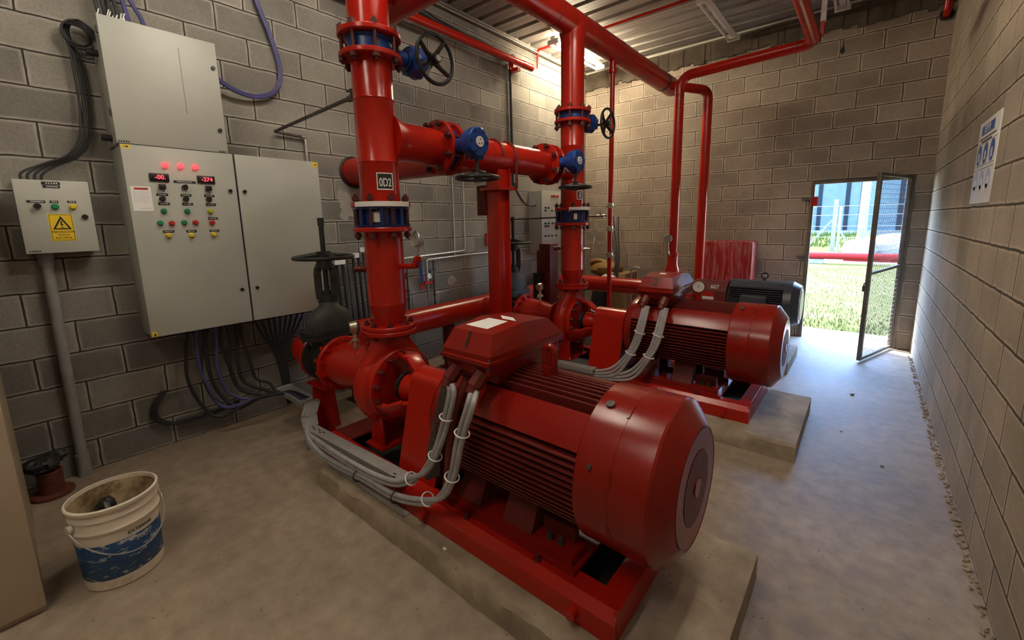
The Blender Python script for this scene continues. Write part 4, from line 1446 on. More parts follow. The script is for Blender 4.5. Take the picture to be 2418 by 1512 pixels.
# galvanised hanger at the pipe bend
t = Thing('pipe_hanger', 'pale galvanised hanger strut holding the red pipe bend near roof', 'hanger', (-0.50, 5.22, 3.26))
t.part('strut', MB().box(-0.52, -0.478, 5.20, 5.242, 3.36, 3.60), WRAP)
t.part('head_bracket', MB().box(-0.60, -0.44, 5.15, 5.30, 3.60, 3.68).box(-0.57, -0.45, 5.12, 5.33, 3.68, ZC), WRAP)
t.part('bracket', MB().box(-0.515, -0.483, 5.19, 5.25, 3.235, 3.36), RED)
t.part('clamp', MB().torus((-0.558, 5.17, 3.215), (0, 1, -0.1), 0.056, 0.007, 28, 8), RUBBER)

# ================================================================== CABINETS
FX = -3.55
CY0, CY1, CYM, CZ0, CZ1 = 0.567, 1.782, 1.171, 0.866, 2.083


def knob(t, y_, z, x, mat, parent, r=0.013, h=0.022, name='button', ring=True):
    m = MB()
    if ring:
        m.lathe([(r * 1.25, 0), (r * 1.25, 0.008), (r, 0.010), (r, h), (r * 0.8, h + 0.003), (r * 0.2, h + 0.003)], (x, y_, z), (1, 0, 0), 18)
    else:
        m.cyl((x, y_, z), (x + h, y_, z), r, n=18)
    return t.part(name, m, mat, parent)


t = Thing('control_cabinet', 'wide cream control cabinet with lamps and buttons on the block wall', 'cabinet', (XL, (CY0 + CY1) / 2, CZ0))
body = t.part('body', MB().box(XL, FX - 0.018, CY0 + 0.004, CY1 - 0.004, CZ0 + 0.004, CZ1 - 0.004), CREAM, bevel=0.003)
d1 = t.part('door', MB().box(FX - 0.018, FX, CY0, CYM - 0.005, CZ0, CZ1), CREAM, bevel=0.003)
d2 = t.part('door', MB().box(FX - 0.018, FX, CYM + 0.007, CY1, CZ0, CZ1), CREAM, bevel=0.003)
t.part('door_gap', MB().box(FX - 0.019, FX - 0.0165, CYM - 0.005, CYM + 0.007, CZ0, CZ1), RUBBER, body)
for (y_, z), dd in (((1.124, 1.825), d1), ((1.120, 1.113), d1), ((1.216, 1.824), d2), ((1.222, 1.113), d2)):
    knob(t, y_, z, FX, BLACK, dd, 0.012, 0.012, 'lock', False)
for y_, z in ((0.772, 1.974), (0.854, 1.975), (0.934, 1.975)):
    knob(t, y_, z, FX, LAMPRED, d1, 0.0145, 0.02, 'pilot_lamp')
for (ya, yb, za, zb), txt in (((0.682, 0.782, 1.868, 1.918), '-00.'), ((0.935, 1.036, 1.869, 1.919), '-274')):
    ds = t.part('digital_display', MB().box(FX, FX + 0.012, ya, yb, za, zb), BLACK, d1, bevel=0.003)
    t.text('digits', txt, 0.036, (FX + 0.0125, (ya + yb) / 2 + 0.004, (za + zb) / 2), (0, 1, 0), (0, 0, 1), LEDRED, ds)
for y_, z in ((0.739, 1.835), (0.991, 1.836)):
    t.part('key_switch', MB().box(FX, FX + 0.03, y_ - 0.017, y_ + 0.017, z - 0.016, z + 0.016), BLACK, d1, bevel=0.003)
for y_, z in ((0.859, 1.837), (0.731, 1.757), (0.856, 1.760), (0.985, 1.760)):
    sw = MB().cyl((FX, y_, z), (FX + 0.02, y_, z), 0.0165, n=18).obox((FX + 0.026, y_, z), (0.014, 0.012, 0.034), (1, 0, 0), (0, 0.9, -0.4), (0, 0.4, 0.9))
    t.part('selector_switch', sw, BLACK, d1)
for y_, z, m in ((0.730, 1.682, GREEN), (0.854, 1.681, GREEN), (0.985, 1.682, LIME), (0.702, 1.605, GREEN), (0.762, 1.603, RBUT), (0.829, 1.605, GREEN), (0.891, 1.606, RBUT), (0.988, 1.605, RBUT), (0.735, 1.523, YBUT), (0.859, 1.521, YBUT), (0.988, 1.522, YBUT)):
    knob(t, y_, z, FX, m, d1, 0.0135, 0.022, 'button')


def dashes(y0, y1, z, x, h, n):
    m = MB()
    w = (y1 - y0)
    for i in range(n):
        a = y0 + w * (i + 0.12) / n
        b = y0 + w * (i + random.uniform(0.62, 0.85)) / n
        m.box(x, x + 0.0006, a, b, z - h / 2, z + h / 2)
    return m


for y_, z, w in ((0.735, 1.785, 0.06), (0.861, 1.785, 0.06), (0.993, 1.785, 0.06), (0.738, 1.727, 0.06), (0.863, 1.727, 0.06), (0.996, 1.727, 0.06), (0.997, 1.632, 0.058), (0.739, 1.549, 0.06), (0.863, 1.548, 0.058), (0.996, 1.548, 0.058), (0.864, 1.872, 0.12)):
    lb = t.part('name_label', MB().box(FX, FX + 0.0025, y_ - w / 2, y_ + w / 2, z - 0.0075, z + 0.0075), BLACK, d1)
    t.part('lettering', dashes(y_ - w * 0.36, y_ + w * 0.36, z, FX + 0.0027, 0.005, 5 if w < 0.1 else 10), WHITE, lb)
pp = t.part('notice', MB().box(FX, FX + 0.001, 0.582, 0.681, 1.681, 1.832), WHITE, d1, label='white paper notice with red heading')
t.part('notice_heading', MB().box(FX + 0.001, FX + 0.0016, 0.60, 0.667, 1.812, 1.824), RBUT, pp)
ln = MB()
for k in range(8):
    ln.add(dashes(0.592, 0.672 - 0.006 * (k % 3), 1.796 - k * 0.0085, FX + 0.001, 0.0022, 9).v, [tuple(i + 8 * j for i in f) for j in range(9) for f in ((0, 2, 3, 1), (4, 5, 7, 6), (0, 1, 5, 4), (2, 6, 7, 3), (0, 4, 6, 2), (1, 3, 7, 5))])
ln.add(dashes(0.62, 0.672, 1.697, FX + 0.001, 0.006, 6).v, [tuple(i + 8 * j for i in f) for j in range(6) for f in ((0, 2, 3, 1), (4, 5, 7, 6), (0, 1, 5, 4), (2, 6, 7, 3), (0, 4, 6, 2), (1, 3, 7, 5))])
t.part('lettering', ln, SIGNPALE, pp)
for (ya, yb, za, zb), dd in (((0.570, 0.614, 2.058, 2.078), d1), ((1.736, 1.776, 2.042, 2.078), d2)):
    sk = t.part('sticker', MB().box(FX, FX + 0.001, ya, yb, za, zb), YELLOW, dd)
    cy, cz = (ya + yb) / 2, (za + zb) / 2
    m = MB().box(FX + 0.001, FX + 0.0016, cy - 0.012, cy + 0.010, cz - 0.002, cz + 0.002)
    m.prism([(cy + 0.004, cz + 0.008), (cy + 0.014, cz), (cy + 0.004, cz - 0.008)], FX + 0.001, FX + 0.0016, 'yz')
    t.part('sticker_mark', m, INK, sk)
sk = t.part('sticker', MB().prism([(0.571, 0.870), (0.608, 0.870), (0.595, 0.903), (0.571, 0.906)], FX, FX + 0.001, 'yz'), YELLOW, d1)
t.part('sticker_mark', MB().prism([(0.580, 0.876), (0.597, 0.876), (0.5885, 0.893)], FX + 0.001, FX + 0.0016, 'yz'), INK, sk)

t = Thing('upper_cabinet', 'plain cream cabinet stacked on top of the control cabinet', 'cabinet', (XL, 0.85, 2.087))
body = t.part('body', MB().box(XL, FX - 0.018, 0.560, 1.138, 2.089, 2.80), CREAM, bevel=0.003)
d1 = t.part('door', MB().box(FX - 0.018, FX, 0.556, 1.142, 2.087, 2.803), CREAM, bevel=0.003)
knob(t, 1.113, 2.64, FX, BLACK, d1, 0.012, 0.012, 'lock', False)
knob(t, 1.108, 2.235, FX, BLACK, d1, 0.012, 0.012, 'lock', False)
t.part('scratch', MB().box(FX, FX + 0.0006, 0.929, 0.9315, 2.316, 2.716), DSTEEL, d1)
t.part('cabinet_mark', dashes(0.562, 0.620, 2.098, FX, 0.010, 5), INK, d1)
t.part('cabinet_mark', dashes(1.086, 1.130, 2.094, FX, 0.009, 4), INK, d1)
for z in (2.72, 2.26):
    t.part('hinge', MB().box(FX - 0.024, FX - 0.004, 0.549, 0.556, z - 0.02, z + 0.02), BLACK, body)

BXF = -3.665
t = Thing('switch_box', 'small cream switch box with yellow warning sign on the wall', 'box', (XL, 0.26, 1.44))
body = t.part('body', MB().box(XL, BXF - 0.012, 0.112, 0.408, 1.443, 1.852), CREAM, bevel=0.003)
d1 = t.part('door', MB().box(BXF - 0.012, BXF, 0.109, 0.411, 1.440, 1.855), CREAM, bevel=0.003)
for (ya, yb, za, zb), k in (((0.219, 0.293, 1.830, 1.846), 5), ((0.222, 0.291, 1.812, 1.827), 9), ((0.149, 0.221, 1.727, 1.740), 9), ((0.238, 0.273, 1.727, 1.740), 3), ((0.309, 0.346, 1.728, 1.741), 3)):
    lb = t.part('name_label', MB().box(BXF, BXF + 0.002, ya, yb, za, zb), BLACK, d1)
    t.part('lettering', dashes(ya + 0.2 * (yb - ya), yb - 0.1 * (yb - ya), (za + zb) / 2, BXF + 0.002, 0.006, k), WHITE, lb)
sw = MB().cyl((BXF, 0.186, 1.708), (BXF + 0.03, 0.186, 1.708), 0.0155, n=18)
t.part('selector_switch', sw, BLACK, d1)
knob(t, 0.256, 1.706, BXF, GREEN, d1, 0.0135, 0.022)
knob(t, 0.329, 1.706, BXF, YBUT, d1, 0.0135, 0.022)
knob(t, 0.372, 1.647, BXF, BLACK, d1, 0.0145, 0.012, 'lock', False)
sg = t.part('warning_sign', MB().box(BXF, BXF + 0.0012, 0.218, 0.319, 1.508, 1.664), YELLOW, d1, label='yellow electrical warning sign')
bd = MB()
for a, b_, c_, d_ in ((0.222, 0.315, 1.658, 1.660), (0.222, 0.315, 1.512, 1.514), (0.222, 0.224, 1.512, 1.660), (0.313, 0.315, 1.512, 1.660)):
    bd.box(BXF + 0.0012, BXF + 0.0018, a, b_, c_, d_)
t.part('sign_border', bd, INK, sg)
yc_, zt_, zb_ = 0.2695, 1.652, 1.575
tri = [(yc_, zt_), (yc_ + 0.039, zb_), (yc_ - 0.039, zb_)]
tin = [(yc_, zt_ - 0.018), (yc_ + 0.0265, zb_ + 0.007), (yc_ - 0.0265, zb_ + 0.007)]
tm = MB()
x_ = BXF + 0.0018
for i in range(3):
    j = (i + 1) % 3
    tm.prism([tri[i], tri[j], tin[j], tin[i]], x_ - 0.0006, x_, 'yz')
t.part('sign_triangle', tm, INK, sg)
bl = MB().prism([(yc_ - 0.002, 1.625), (yc_ + 0.004, 1.622), (yc_ + 0.001, 1.607), (yc_ + 0.007, 1.606), (yc_ - 0.001, 1.586), (yc_, 1.599), (yc_ - 0.007, 1.602)], x_ - 0.0006, x_, 'yz')
bl.box(x_ - 0.0006, x_, yc_ - 0.006, yc_ + 0.010, 1.584, 1.587)
t.part('sign_figure', bl, INK, sg)
for s_, z, h in (('PRECAUCION', 1.560, 0.0155), ('TENSION', 1.543, 0.0115), ('ELECTRICA', 1.526, 0.0135)):
    t.text('lettering', s_, h, (BXF + 0.0013, yc_, z), (0, 1, 0), (0, 0, 1), INK, sg, 0.0006)
t.part('box_mark', dashes(0.122, 0.170, 1.453, BXF, 0.009, 5), DSTEEL, d1)

t = Thing('small_panel', 'small cream control panel near the back corner behind the middle riser', 'panel', (XL, 5.3, 1.10))
PX = -3.60
body = t.part('body', MB().box(XL, PX - 0.012, 4.996, 5.60, 1.108, 1.998), CREAM, bevel=0.003)
d1 = t.part('door', MB().box(PX - 0.012, PX, 4.992, 5.604, 1.104, 2.002), CREAM, bevel=0.003)
for y_ in (5.24, 5.31, 5.38):
    knob(t, y_, 1.93, PX, RBUT, d1, 0.017, 0.02, 'pilot_lamp')
for z in (1.76, 1.72, 1.54, 1.50, 1.36):
    for y_ in (5.07, 5.14, 5.24, 5.33):
        if random.random() < 0.85:
            knob(t, y_ + random.uniform(-0.01, 0.01), z, PX, BLACK, d1, 0.013, 0.02, 'selector_switch', False)
knob(t, 5.03, 1.80, PX - 0.1, BLACK, body, 0.012, 0.01, 'cable_gland', False)

# tall floor cabinet at the edge of the view
t = Thing('floor_cabinet', 'tall beige cabinet standing on the floor beside the bucket', 'cabinet', (-3.0, -0.5, 0))
body = t.part('body', MB().box(-3.50, -2.52, -0.95, -0.072, 0.0, 2.0), CREAMD, bevel=0.004)
d1 = t.part('door', MB().box(-2.52, -2.50, -0.945, -0.068, 0.03, 1.985), CREAMD, bevel=0.004)

# ================================================================== CONDUITS, CABLES
t = Thing('conduit', 'grey plastic conduit from switch box down to the floor', 'conduit', (-3.79, 0.175, 0))
p = t.part('pipe', MB().cyl((-3.785, 0.186, 1.44), (-3.785, 0.171, 0.02), 0.027, n=20), PVC)
t.part('coupling', MB().cyl((-3.785, 0.186, 1.44), (-3.785, 0.1855, 1.36), 0.038, 0.032, n=20), PVC, p)
t.part('coupling', MB().cyl((-3.785, 0.1725, 0.15), (-3.785, 0.171, 0.0), 0.033, n=20), PVC, p)


def cable(label, pts, r, mat, group, n=8, name='cable', cat='cable', sm=10):
    return single(name, label, cat, MB().tube(spline(pts, sm), r, n), mat, group=group)


# black cables looping down to the switch box
BK = 'black cables above the switch box'
for k, dx in enumerate((0.0, 0.014, 0.028, 0.040)):
    o = 0.017 * k
    cable(('black cable hanging from upper cabinet side to the switch box', 'black cable looped beside the first one above the switch box', 'third black cable of the bundle falling to the switch box', 'outermost black cable curving down to the switch box')[k],
          [(-3.70, 0.56, 2.74 - o), (-3.74 + dx, 0.50, 2.80 - o), (-3.80 + dx, 0.462 - o * 0.6, 2.76), (-3.81 + dx, 0.47 - o * 0.5, 2.66), (-3.81 + dx, 0.50 - o, 2.55), (-3.81 + dx, 0.50 - o, 2.35), (-3.80 + dx, 0.475 - o, 2.14), (-3.80 + dx, 0.41 - o, 2.02), (-3.79 + dx, 0.31 - o * 1.2, 1.955), (-3.775 + dx, 0.24 - o * 1.6, 1.90), (-3.77 + dx, 0.228 - o * 1.6, 1.852)], 0.0062, RUBBER, BK)
single('cable_hoop', 'coil of black cable at the side of the upper cabinet', 'cable', MB().torus((-3.78, 0.49, 2.73), (1, 0.3, 0.1), 0.065, 0.0065, 28, 8).torus((-3.765, 0.50, 2.725), (1, 0.2, -0.1), 0.078, 0.006, 28, 8), RUBBER)
for k, (y_, z) in enumerate(((0.548, 2.62), (0.552, 2.13))):
    single('cable_entry', ('black cable gland high on the upper cabinet side', 'black cable gland low on the upper cabinet side')[k], 'gland', MB().cyl((-3.70, y_ + 0.012, z), (-3.70, y_ - 0.04, z), 0.02, n=12), RUBBER, group='black cable glands')
# cables leaving the top of the upper cabinet
for k, (y_, m, lab) in enumerate(((0.60, RUBBER, 'black cable at the near end over the upper cabinet'), (0.63, RUBBER, 'second black cable over the upper cabinet'), (0.66, RUBBER, 'third black cable over the upper cabinet'), (0.69, RUBBER, 'fourth black cable over the upper cabinet'), (0.735, BLUECAB, 'violet cable rising straight from the upper cabinet'), (0.82, BLUECAB, 'violet cable bending away over the upper cabinet'))):
    yo = -0.05 if k == 5 else 0.0
    cable(lab, [(-3.72 - 0.01 * (k % 2), y_, 2.80), (-3.73, y_ - 0.004 + yo * 0.3, 2.90), (-3.74, y_ - 0.015 + yo, 3.02), (-3.76, y_ - 0.02 + yo * 1.4, 3.25), (-3.78, y_ - 0.03 + yo * 1.4, 3.86)], 0.010 if k < 4 else 0.013, m, 'cables above the upper cabinet')
cl = MB()
for k in range(9):
    a = random.uniform(0.575, 0.71)
    cl.obox((-3.67 + random.uniform(-0.03, 0.03), a, 2.822 + random.uniform(0, 0.04)), (0.012, 0.006, 0.06), (1, 0, 0.2), (0, 1, 0), (0, 0.3, 1))
single('cable_ties', 'tangle of white cable ties on the upper cabinet top', 'cable tie', cl, WHITE, kind='stuff')
for k in range(2):
    o = 0.014 * k
    cable(('violet cable hanging in a wide loop beside upper cabinet', 'second violet cable following the same wide loop')[k], [(-3.80, 1.44 + o, 3.86), (-3.80, 1.52 + o, 3.35), (-3.80, 1.60 + o, 3.10), (-3.80, 1.655 + o, 2.88), (-3.80, 1.645 + o, 2.72), (-3.79, 1.575, 2.625 - o), (-3.78, 1.44, 2.575 - o), (-3.76, 1.30, 2.59 - o), (-3.74, 1.20, 2.635 - o), (-3.72, 1.13, 2.68 - o)], 0.012, BLUECAB, 'looping violet cables')
# cables under the control cabinet, gathered into the tray
UG = 'dark cables below the control cabinet'
for k in range(9):
    y_ = 0.82 + 0.038 * k + random.uniform(-0.02, 0.02)
    j1, j2 = random.uniform(-0.03, 0.03), random.uniform(-0.035, 0.035)
    m = BLUECAB if k in (1, 4) else RUBBER
    low = 0.36 - 0.012 * (8 - k)
    cable('dark cable hanging under the first cabinet door and swinging to the tray' if m is RUBBER else 'violet cable hanging under the first cabinet door', [(-3.70 + 0.012 * (k % 3), y_, 0.88), (-3.70, y_ - 0.01 + j1, 0.72), (-3.69, y_ - 0.035 + 0.004 * k + j2, 0.52 + j1), (-3.67, y_ + 0.02 + j2, low + 0.02), (-3.62, y_ + 0.12 + j1, low - 0.07 + j2), (-3.56, 1.12 + 0.02 * k, 0.25), (-3.45, 1.30 + 0.006 * k, 0.262), (-3.2, 1.31 + 0.008 * k, 0.262)], 0.011 + 0.002 * (k % 2), m, UG if m is RUBBER else 'violet cables below the control cabinet')
for k in range(9):
    y_ = 1.22 + 0.05 * k
    cable('black cable fanning down under the second cabinet door', [(-3.70 + 0.01 * (k % 3), y_, 0.88), (-3.70, y_ + (1.38 - y_) * 0.25, 0.74), (-3.70, y_ + (1.38 - y_) * 0.75, 0.55), (-3.70, 1.37 + 0.008 * k, 0.40), (-3.69, 1.385 + 0.006 * k, 0.22), (-3.68, 1.40 + 0.004 * k, 0.08)], 0.009, RUBBER, 'black cables below the second cabinet door')
for k in range(2):
    o = 0.02 * k
    cable('slack dark cable lying in a loop against the wall foot', [(-3.80, 0.62 + o, 0.42), (-3.80, 0.555 + o, 0.33), (-3.80, 0.55 + o, 0.24), (-3.80, 0.62 + o, 0.17), (-3.79, 0.76, 0.145 + o), (-3.77, 0.93, 0.16 + o), (-3.72, 1.06, 0.20 + o)], 0.011, RUBBER, 'slack cables at the wall foot')

# cable tray: cover strip on the plinth side, kinked
t = Thing('cable_tray', 'pale grey kinked cable tray running from wall to the nearest plinth', 'tray', (-2.7, 1.2, 0))


def strip(pts, w, h):
    """channel opening downwards along the points"""
    m = MB()
    for (a, b) in zip(pts, pts[1:]):
        a, b = Vector(a), Vector(b)
        m.bar(a, b, w, 0.003)
        d = (b - a).normalized()
        u = d.cross(Vector((0, 0, 1))).normalized()
        for s in (-1, 1):
            m.bar(a + u * (s * w / 2) - Vector((0, 0, h / 2)), b + u * (s * w / 2) - Vector((0, 0, h / 2)), 0.003, h)
    return m


TZ = 0.285
cs = t.part('cover_strip', strip([(-2.735, 1.150, TZ - 0.015), (-1.715, 1.175, TZ)], 0.070, 0.035), TRAYM)
t.part('cover_strip', strip([(-3.62, 1.352, 0.27), (-3.12, 1.342, 0.268)], 0.115, 0.035), TRAYM)
jn = MB()
jn.bar((-3.14, 1.34, 0.275), (-3.02, 1.315, 0.30), 0.10, 0.003)
jn.bar((-3.02, 1.315, 0.30), (-2.90, 1.225, 0.262), 0.10, 0.003)
jn.bar((-2.90, 1.225, 0.262), (-2.83, 1.20, 0.278), 0.10, 0.003)
jn.bar((-2.83, 1.20, 0.278), (-2.72, 1.155, 0.268), 0.095, 0.003)
jn.bar((-3.10, 1.285, 0.262), (-2.98, 1.255, 0.272), 0.006, 0.03)
jn.bar((-2.98, 1.255, 0.272), (-2.88, 1.165, 0.25), 0.006, 0.03)
t.part('joint_plate', jn, TRAYM)
hl = MB()
for x, dy in ((-2.70, 0.01), (-2.66, 0.0), (-2.62, 0.012), (-2.585, 0.0), (-2.56, 0.012), (-1.80, 0.01), (-1.78, -0.01)):
    zz = TZ - 0.015 + 0.015 * (x + 2.735) / 1.02 + 0.0018
    hl.box(x, x + 0.022, 1.142 + dy, 1.150 + dy, zz, zz + 0.0008)
for x in (-3.20, -3.24):
    hl.box(x, x + 0.022, 1.33, 1.338, 0.2702, 0.271)
t.part('slot', hl, INK, cs)
t.part('base_sheet', MB().box(-2.40, -1.665, 1.105, 1.149, HP + 0.001, HP + 0.004).box(-2.40, -1.665, 1.105, 1.108, HP + 0.002, HP + 0.03), TRAYM)
t.part('leg', MB().box(-2.30, -2.27, 1.12, 1.15, HP + 0.002, TZ - 0.03).box(-2.93, -2.925, 1.20, 1.23, 0, 0.26), TRAYM)

# grey motor cables from the tray up to the terminal box, motor one
GC = 'grey cables feeding the nearest motor'
ends = [(-1.340, 1.155, 0.885), (-1.318, 1.160, 0.885), (-1.194, 1.155, 0.885), (-1.172, 1.160, 0.885)]
for k in range(4):
    ex, ey, ez = ends[k]
    inner = k < 2
    o = 0.030 * (k % 2)
    q = k % 2
    if inner:
        base_ = [(-1.324, 1.15, 0.844), (-1.367, 1.14, 0.695), (-1.42, 1.13, 0.556), (-1.506, 1.125, 0.425), (-1.60, 1.12, 0.338), (-1.72, 1.112, 0.275), (-1.9, 1.105, 0.243), (-2.2, 1.10, 0.232), (-2.5, 1.10, 0.235), (-2.66, 1.11, 0.236), (-2.80, 1.19, 0.236)]
    else:
        base_ = [(-1.174, 1.11, 0.845), (-1.233, 1.10, 0.681), (-1.283, 1.10, 0.509), (-1.361, 1.10, 0.376), (-1.487, 1.10, 0.279), (-1.727, 1.10, 0.207), (-1.999, 1.10, 0.192), (-2.273, 1.095, 0.172), (-2.474, 1.085, 0.182), (-2.60, 1.085, 0.225), (-2.72, 1.13, 0.238), (-2.85, 1.2, 0.238)]
    pts = [(ex, ey, ez)] + [(x + (0.030 if n_ < 4 else 0.012) * q, y_ - 0.004 * q, z + (0.0 if n_ < 2 else 0.028 if n_ > 3 else 0.012) * q) for n_, (x, y_, z) in enumerate(base_)]
    cable(('inner grey cable bending up to the terminal box numbered one', 'second grey cable beside the inner one', 'outer grey cable sweeping lowest along the plinth edge', 'fourth grey cable next to the outer one')[k], pts, 0.0125, CABLE, GC, 10)
# ties
TG = 'pale cable ties on the motor cables'
for c, ax, lab in (((-1.342, 1.142, 0.735), (0.25, 0.05, 1), 'pale tie round the two inner grey cables high up'), ((-1.42, 1.13, 0.53), (0.45, 0.05, 1), 'pale tie round the inner grey cables at mid height'), ((-1.205, 1.102, 0.72), (0.3, 0.05, 1), 'pale tie round the outer grey cables high up'), ((-1.275, 1.098, 0.50), (0.35, 0, 1), 'pale tie round the outer grey cables at mid height'), ((-1.595, 1.118, 0.355), (1, 0, 0.85), 'pale tie where the inner grey cables bend'), ((-1.45, 1.098, 0.32), (1, 0, 0.8), 'pale tie where the outer grey cables bend')):
    single('cable_tie', lab, 'cable tie', MB().torus(c, ax, 0.031, 0.0035, 24, 6), WHITE, group=TG)
for c, lab in (((-2.05, 1.097, 0.204), 'black tie round the grey cables near the plinth end'), ((-1.70, 1.098, 0.226), 'black tie round the grey cables halfway along the plinth')):
    single('cable_tie', lab, 'cable tie', MB().torus(c, (1, 0, 0.08), 0.032, 0.0035, 24, 6), RUBBER, group='black cable ties on the motor cables')
single('cable_guard_plate', 'thin olive plate edge standing behind the grey cables', 'plate', MB().prism([(-1.40, 0.86), (-1.345, 0.86), (-1.43, 0.60), (-1.445, 0.40), (-1.56, 0.33), (-1.55, 0.42), (-1.49, 0.62)], 1.17, 1.174, 'xz'), DSTEEL)
# red conduit stubs beside the gland (flexible)
single('flexible_conduit', 'red flexible conduit between the two pairs of grey cables', 'conduit', MB().tube(spline([(-1.27, 1.21, 0.90), (-1.30, 1.17, 0.80), (-1.345, 1.165, 0.66), (-1.37, 1.17, 0.50), (-1.42, 1.18, 0.30)], 10), 0.022, 12), REDD)
# motor two
for k in range(6):
    inner = k < 3
    o = 0.022 * (k % 3)
    dY = Y2 - Y1
    bx = -1.33 if inner else -1.18
    pts = [(bx + o * 0.8, 1.16 + dY, 0.885), (bx - 0.02 + o, 1.12 + dY, 0.76), (bx - 0.05 + o, 1.09 + dY, 0.60), (bx - 0.12 + o, 1.08 + dY, 0.46), (bx - 0.25 + o, 1.08 + dY, 0.33 - o), (bx - 0.45, 1.09 + dY, 0.27 - o), (bx - 0.75, 1.09 + dY, 0.26 - o), (bx - 1.05, 1.085 + dY, 0.25 - o), (-2.75, 1.09 + dY, 0.22)]
    cable(('first grey cable of the inner three at the terminal box numbered two', 'second grey cable of the inner three at box two', 'third grey cable of the inner three at box two', 'first grey cable of the outer three at the terminal box numbered two', 'second grey cable of the outer three at box two', 'third grey cable of the outer three at box two')[k], pts, 0.0125, CABLE, 'grey cables feeding the middle motor', 10)
for c, lab in (((-1.335, 3.165, 0.68), 'pale tie high on the inner cables of the middle motor'), ((-1.185, 3.165, 0.68), 'pale tie high on the outer cables of the middle motor'), ((-1.40, 3.15, 0.50), 'pale tie low on the inner cables of the middle motor'), ((-1.25, 3.15, 0.50), 'pale tie low on the outer cables of the middle motor')):
    single('cable_tie', lab, 'cable tie', MB().torus(c, (0.3, 0.1, 1), 0.042, 0.004, 24, 6), WHITE, group='pale cable ties on the middle motor cables')
t = Thing('cable_tray', 'flat grey cable tray behind the terminal box numbered one', 'tray', (-2.2, 3.15, 0))
t.part('cover_strip', strip([(-2.75, 3.13, 0.29), (-1.72, 3.145, 0.30)], 0.085, 0.035), TRAYM)
t.part('leg', MB().box(-2.40, -2.36, 3.10, 3.16, HP, 0.27).box(-1.85, -1.82, 3.12, 3.16, HP, 0.275), TRAYM)

# ---------------------------------------------------------------- sensing lines and small fittings on the left wall
t = Thing('sensing_line', 'thin dark pipe slanting from nearest riser to the block wall', 'pipe', (-3.1, 1.5, 2.3))
p = t.part('pipe', MB().tube([(RX - 0.10, Y1, 2.30), (-2.5, 1.452, 2.304), (-3.79, 1.575, 2.33), (-3.80, 1.60, 2.328), (-3.80, 1.80, 2.318)], 0.012, 10), DSTEEL)
t.part('cock', MB().cyl((-2.37, 1.445, 2.30), (-2.44, 1.452, 2.302), 0.02, n=12).cyl((-2.41, 1.448, 2.30), (-2.41, 1.448, 2.35), 0.008, n=8).box(-2.45, -2.40, 1.44, 1.455, 2.34, 2.35), DSTEEL, p)
t.part('elbow', MB().cyl((-3.80, 1.79, 2.318), (-3.80, 1.83, 2.317), 0.017, n=12), STEEL, p)
t.part('drop', MB().cyl((-3.80, 1.82, 2.317), (-3.80, 1.815, 2.0), 0.011, n=10), STEEL, p)
CG = 'thin steel conduits on the left wall'
single('steel_conduit', 'thin bright vertical conduit right of the nearest riser', 'conduit', MB().tube(fillet([(-3.80, 3.666, 2.20), (-3.80, 3.651, 1.235), (-3.80, 2.98, 1.215), (-3.80, 2.55, 1.20)], 0.03, 6), 0.010, 10), STEEL, group=CG)
single('steel_conduit', 'thin horizontal conduit running to the support post', 'conduit', MB().tube(fillet([(-3.80, 3.06, 0.62), (-3.80, 3.05, 1.17), (-3.80, 3.70, 1.182), (-3.80, 4.9, 1.19)], 0.03, 6), 0.009, 10), STEEL, group=CG)
single('steel_conduit', 'second vertical conduit close to the bright one', 'conduit', MB().cyl((-3.81, 3.50, 2.10), (-3.81, 3.49, 1.19), 0.009, n=10), STEEL, group=CG)
for k, (y_, z) in enumerate(((2.62, 0.86), (2.98, 0.92))):
    t = Thing('sensor_manifold', ('dark sensing pipe with red bracket close to the riser', 'dark sensing pipe with red bracket and valve tags')[k], 'pipe', (-3.78, y_, 0.6), group='sensing pipes with red brackets')
    p = t.part('pipe', MB().cyl((-3.72, y_ + 0.10, 1.16), (-3.72, y_ + 0.10, 0.55), 0.010, n=8), DSTEEL)
    t.part('bracket', MB().box(-3.80, -3.79, y_ - 0.03, y_ + 0.02, z - 0.08, z + 0.08).box(-3.79, -3.73, y_ - 0.01, y_ + 0.13, z - 0.015, z + 0.015), RED)
    for z2 in (0.66, 0.78, 1.05):
        t.part('nut', MB().cyl((-3.72, y_ + 0.10, z2 - 0.015), (-3.72, y_ + 0.10, z2 + 0.015), 0.019, n=6), DSTEEL, p)
    t.part('tag', MB().cyl((-3.70, y_ + 0.02, 1.0), (-3.69, y_ + 0.02, 1.0), 0.03, n=16), WHITE)
    t.part('valve_lever', MB().box(-3.71, -3.69, y_ + 0.03, y_ + 0.07, 1.0, 1.06), BLACK, p)


def gauge(c, d, label, r=0.05, stem=None):
    t = Thing('pressure_gauge', label, 'gauge', tuple(c), group='pressure gauges')
    d = Vector(d).normalized()
    c = Vector(c)
    b = t.part('case', MB().lathe([(0.02, -0.02), (r * 0.92, -0.018), (r, 0.012), (r * 0.88, 0.017), (r * 0.84, 0.010), (0.005, 0.010)], c, d, 28), STEEL)
    t.part('dial', MB().cyl(c + d * 0.009, c + d * 0.0125, r * 0.83, n=28), GAUGE, b)
    u = d.cross(Vector((0, 0, 1))).normalized()
    t.part('needle', MB().bar(c + d * 0.0135 - u * 0.01, c + d * 0.0135 + (u * 0.6 + Vector((0, 0, 0.8))) * r * 0.7, 0.003, 0.001, up=d), INK, b)
    if stem:
        t.part('stem', MB().tube(stem, 0.008, 8), BRASS)
    return t


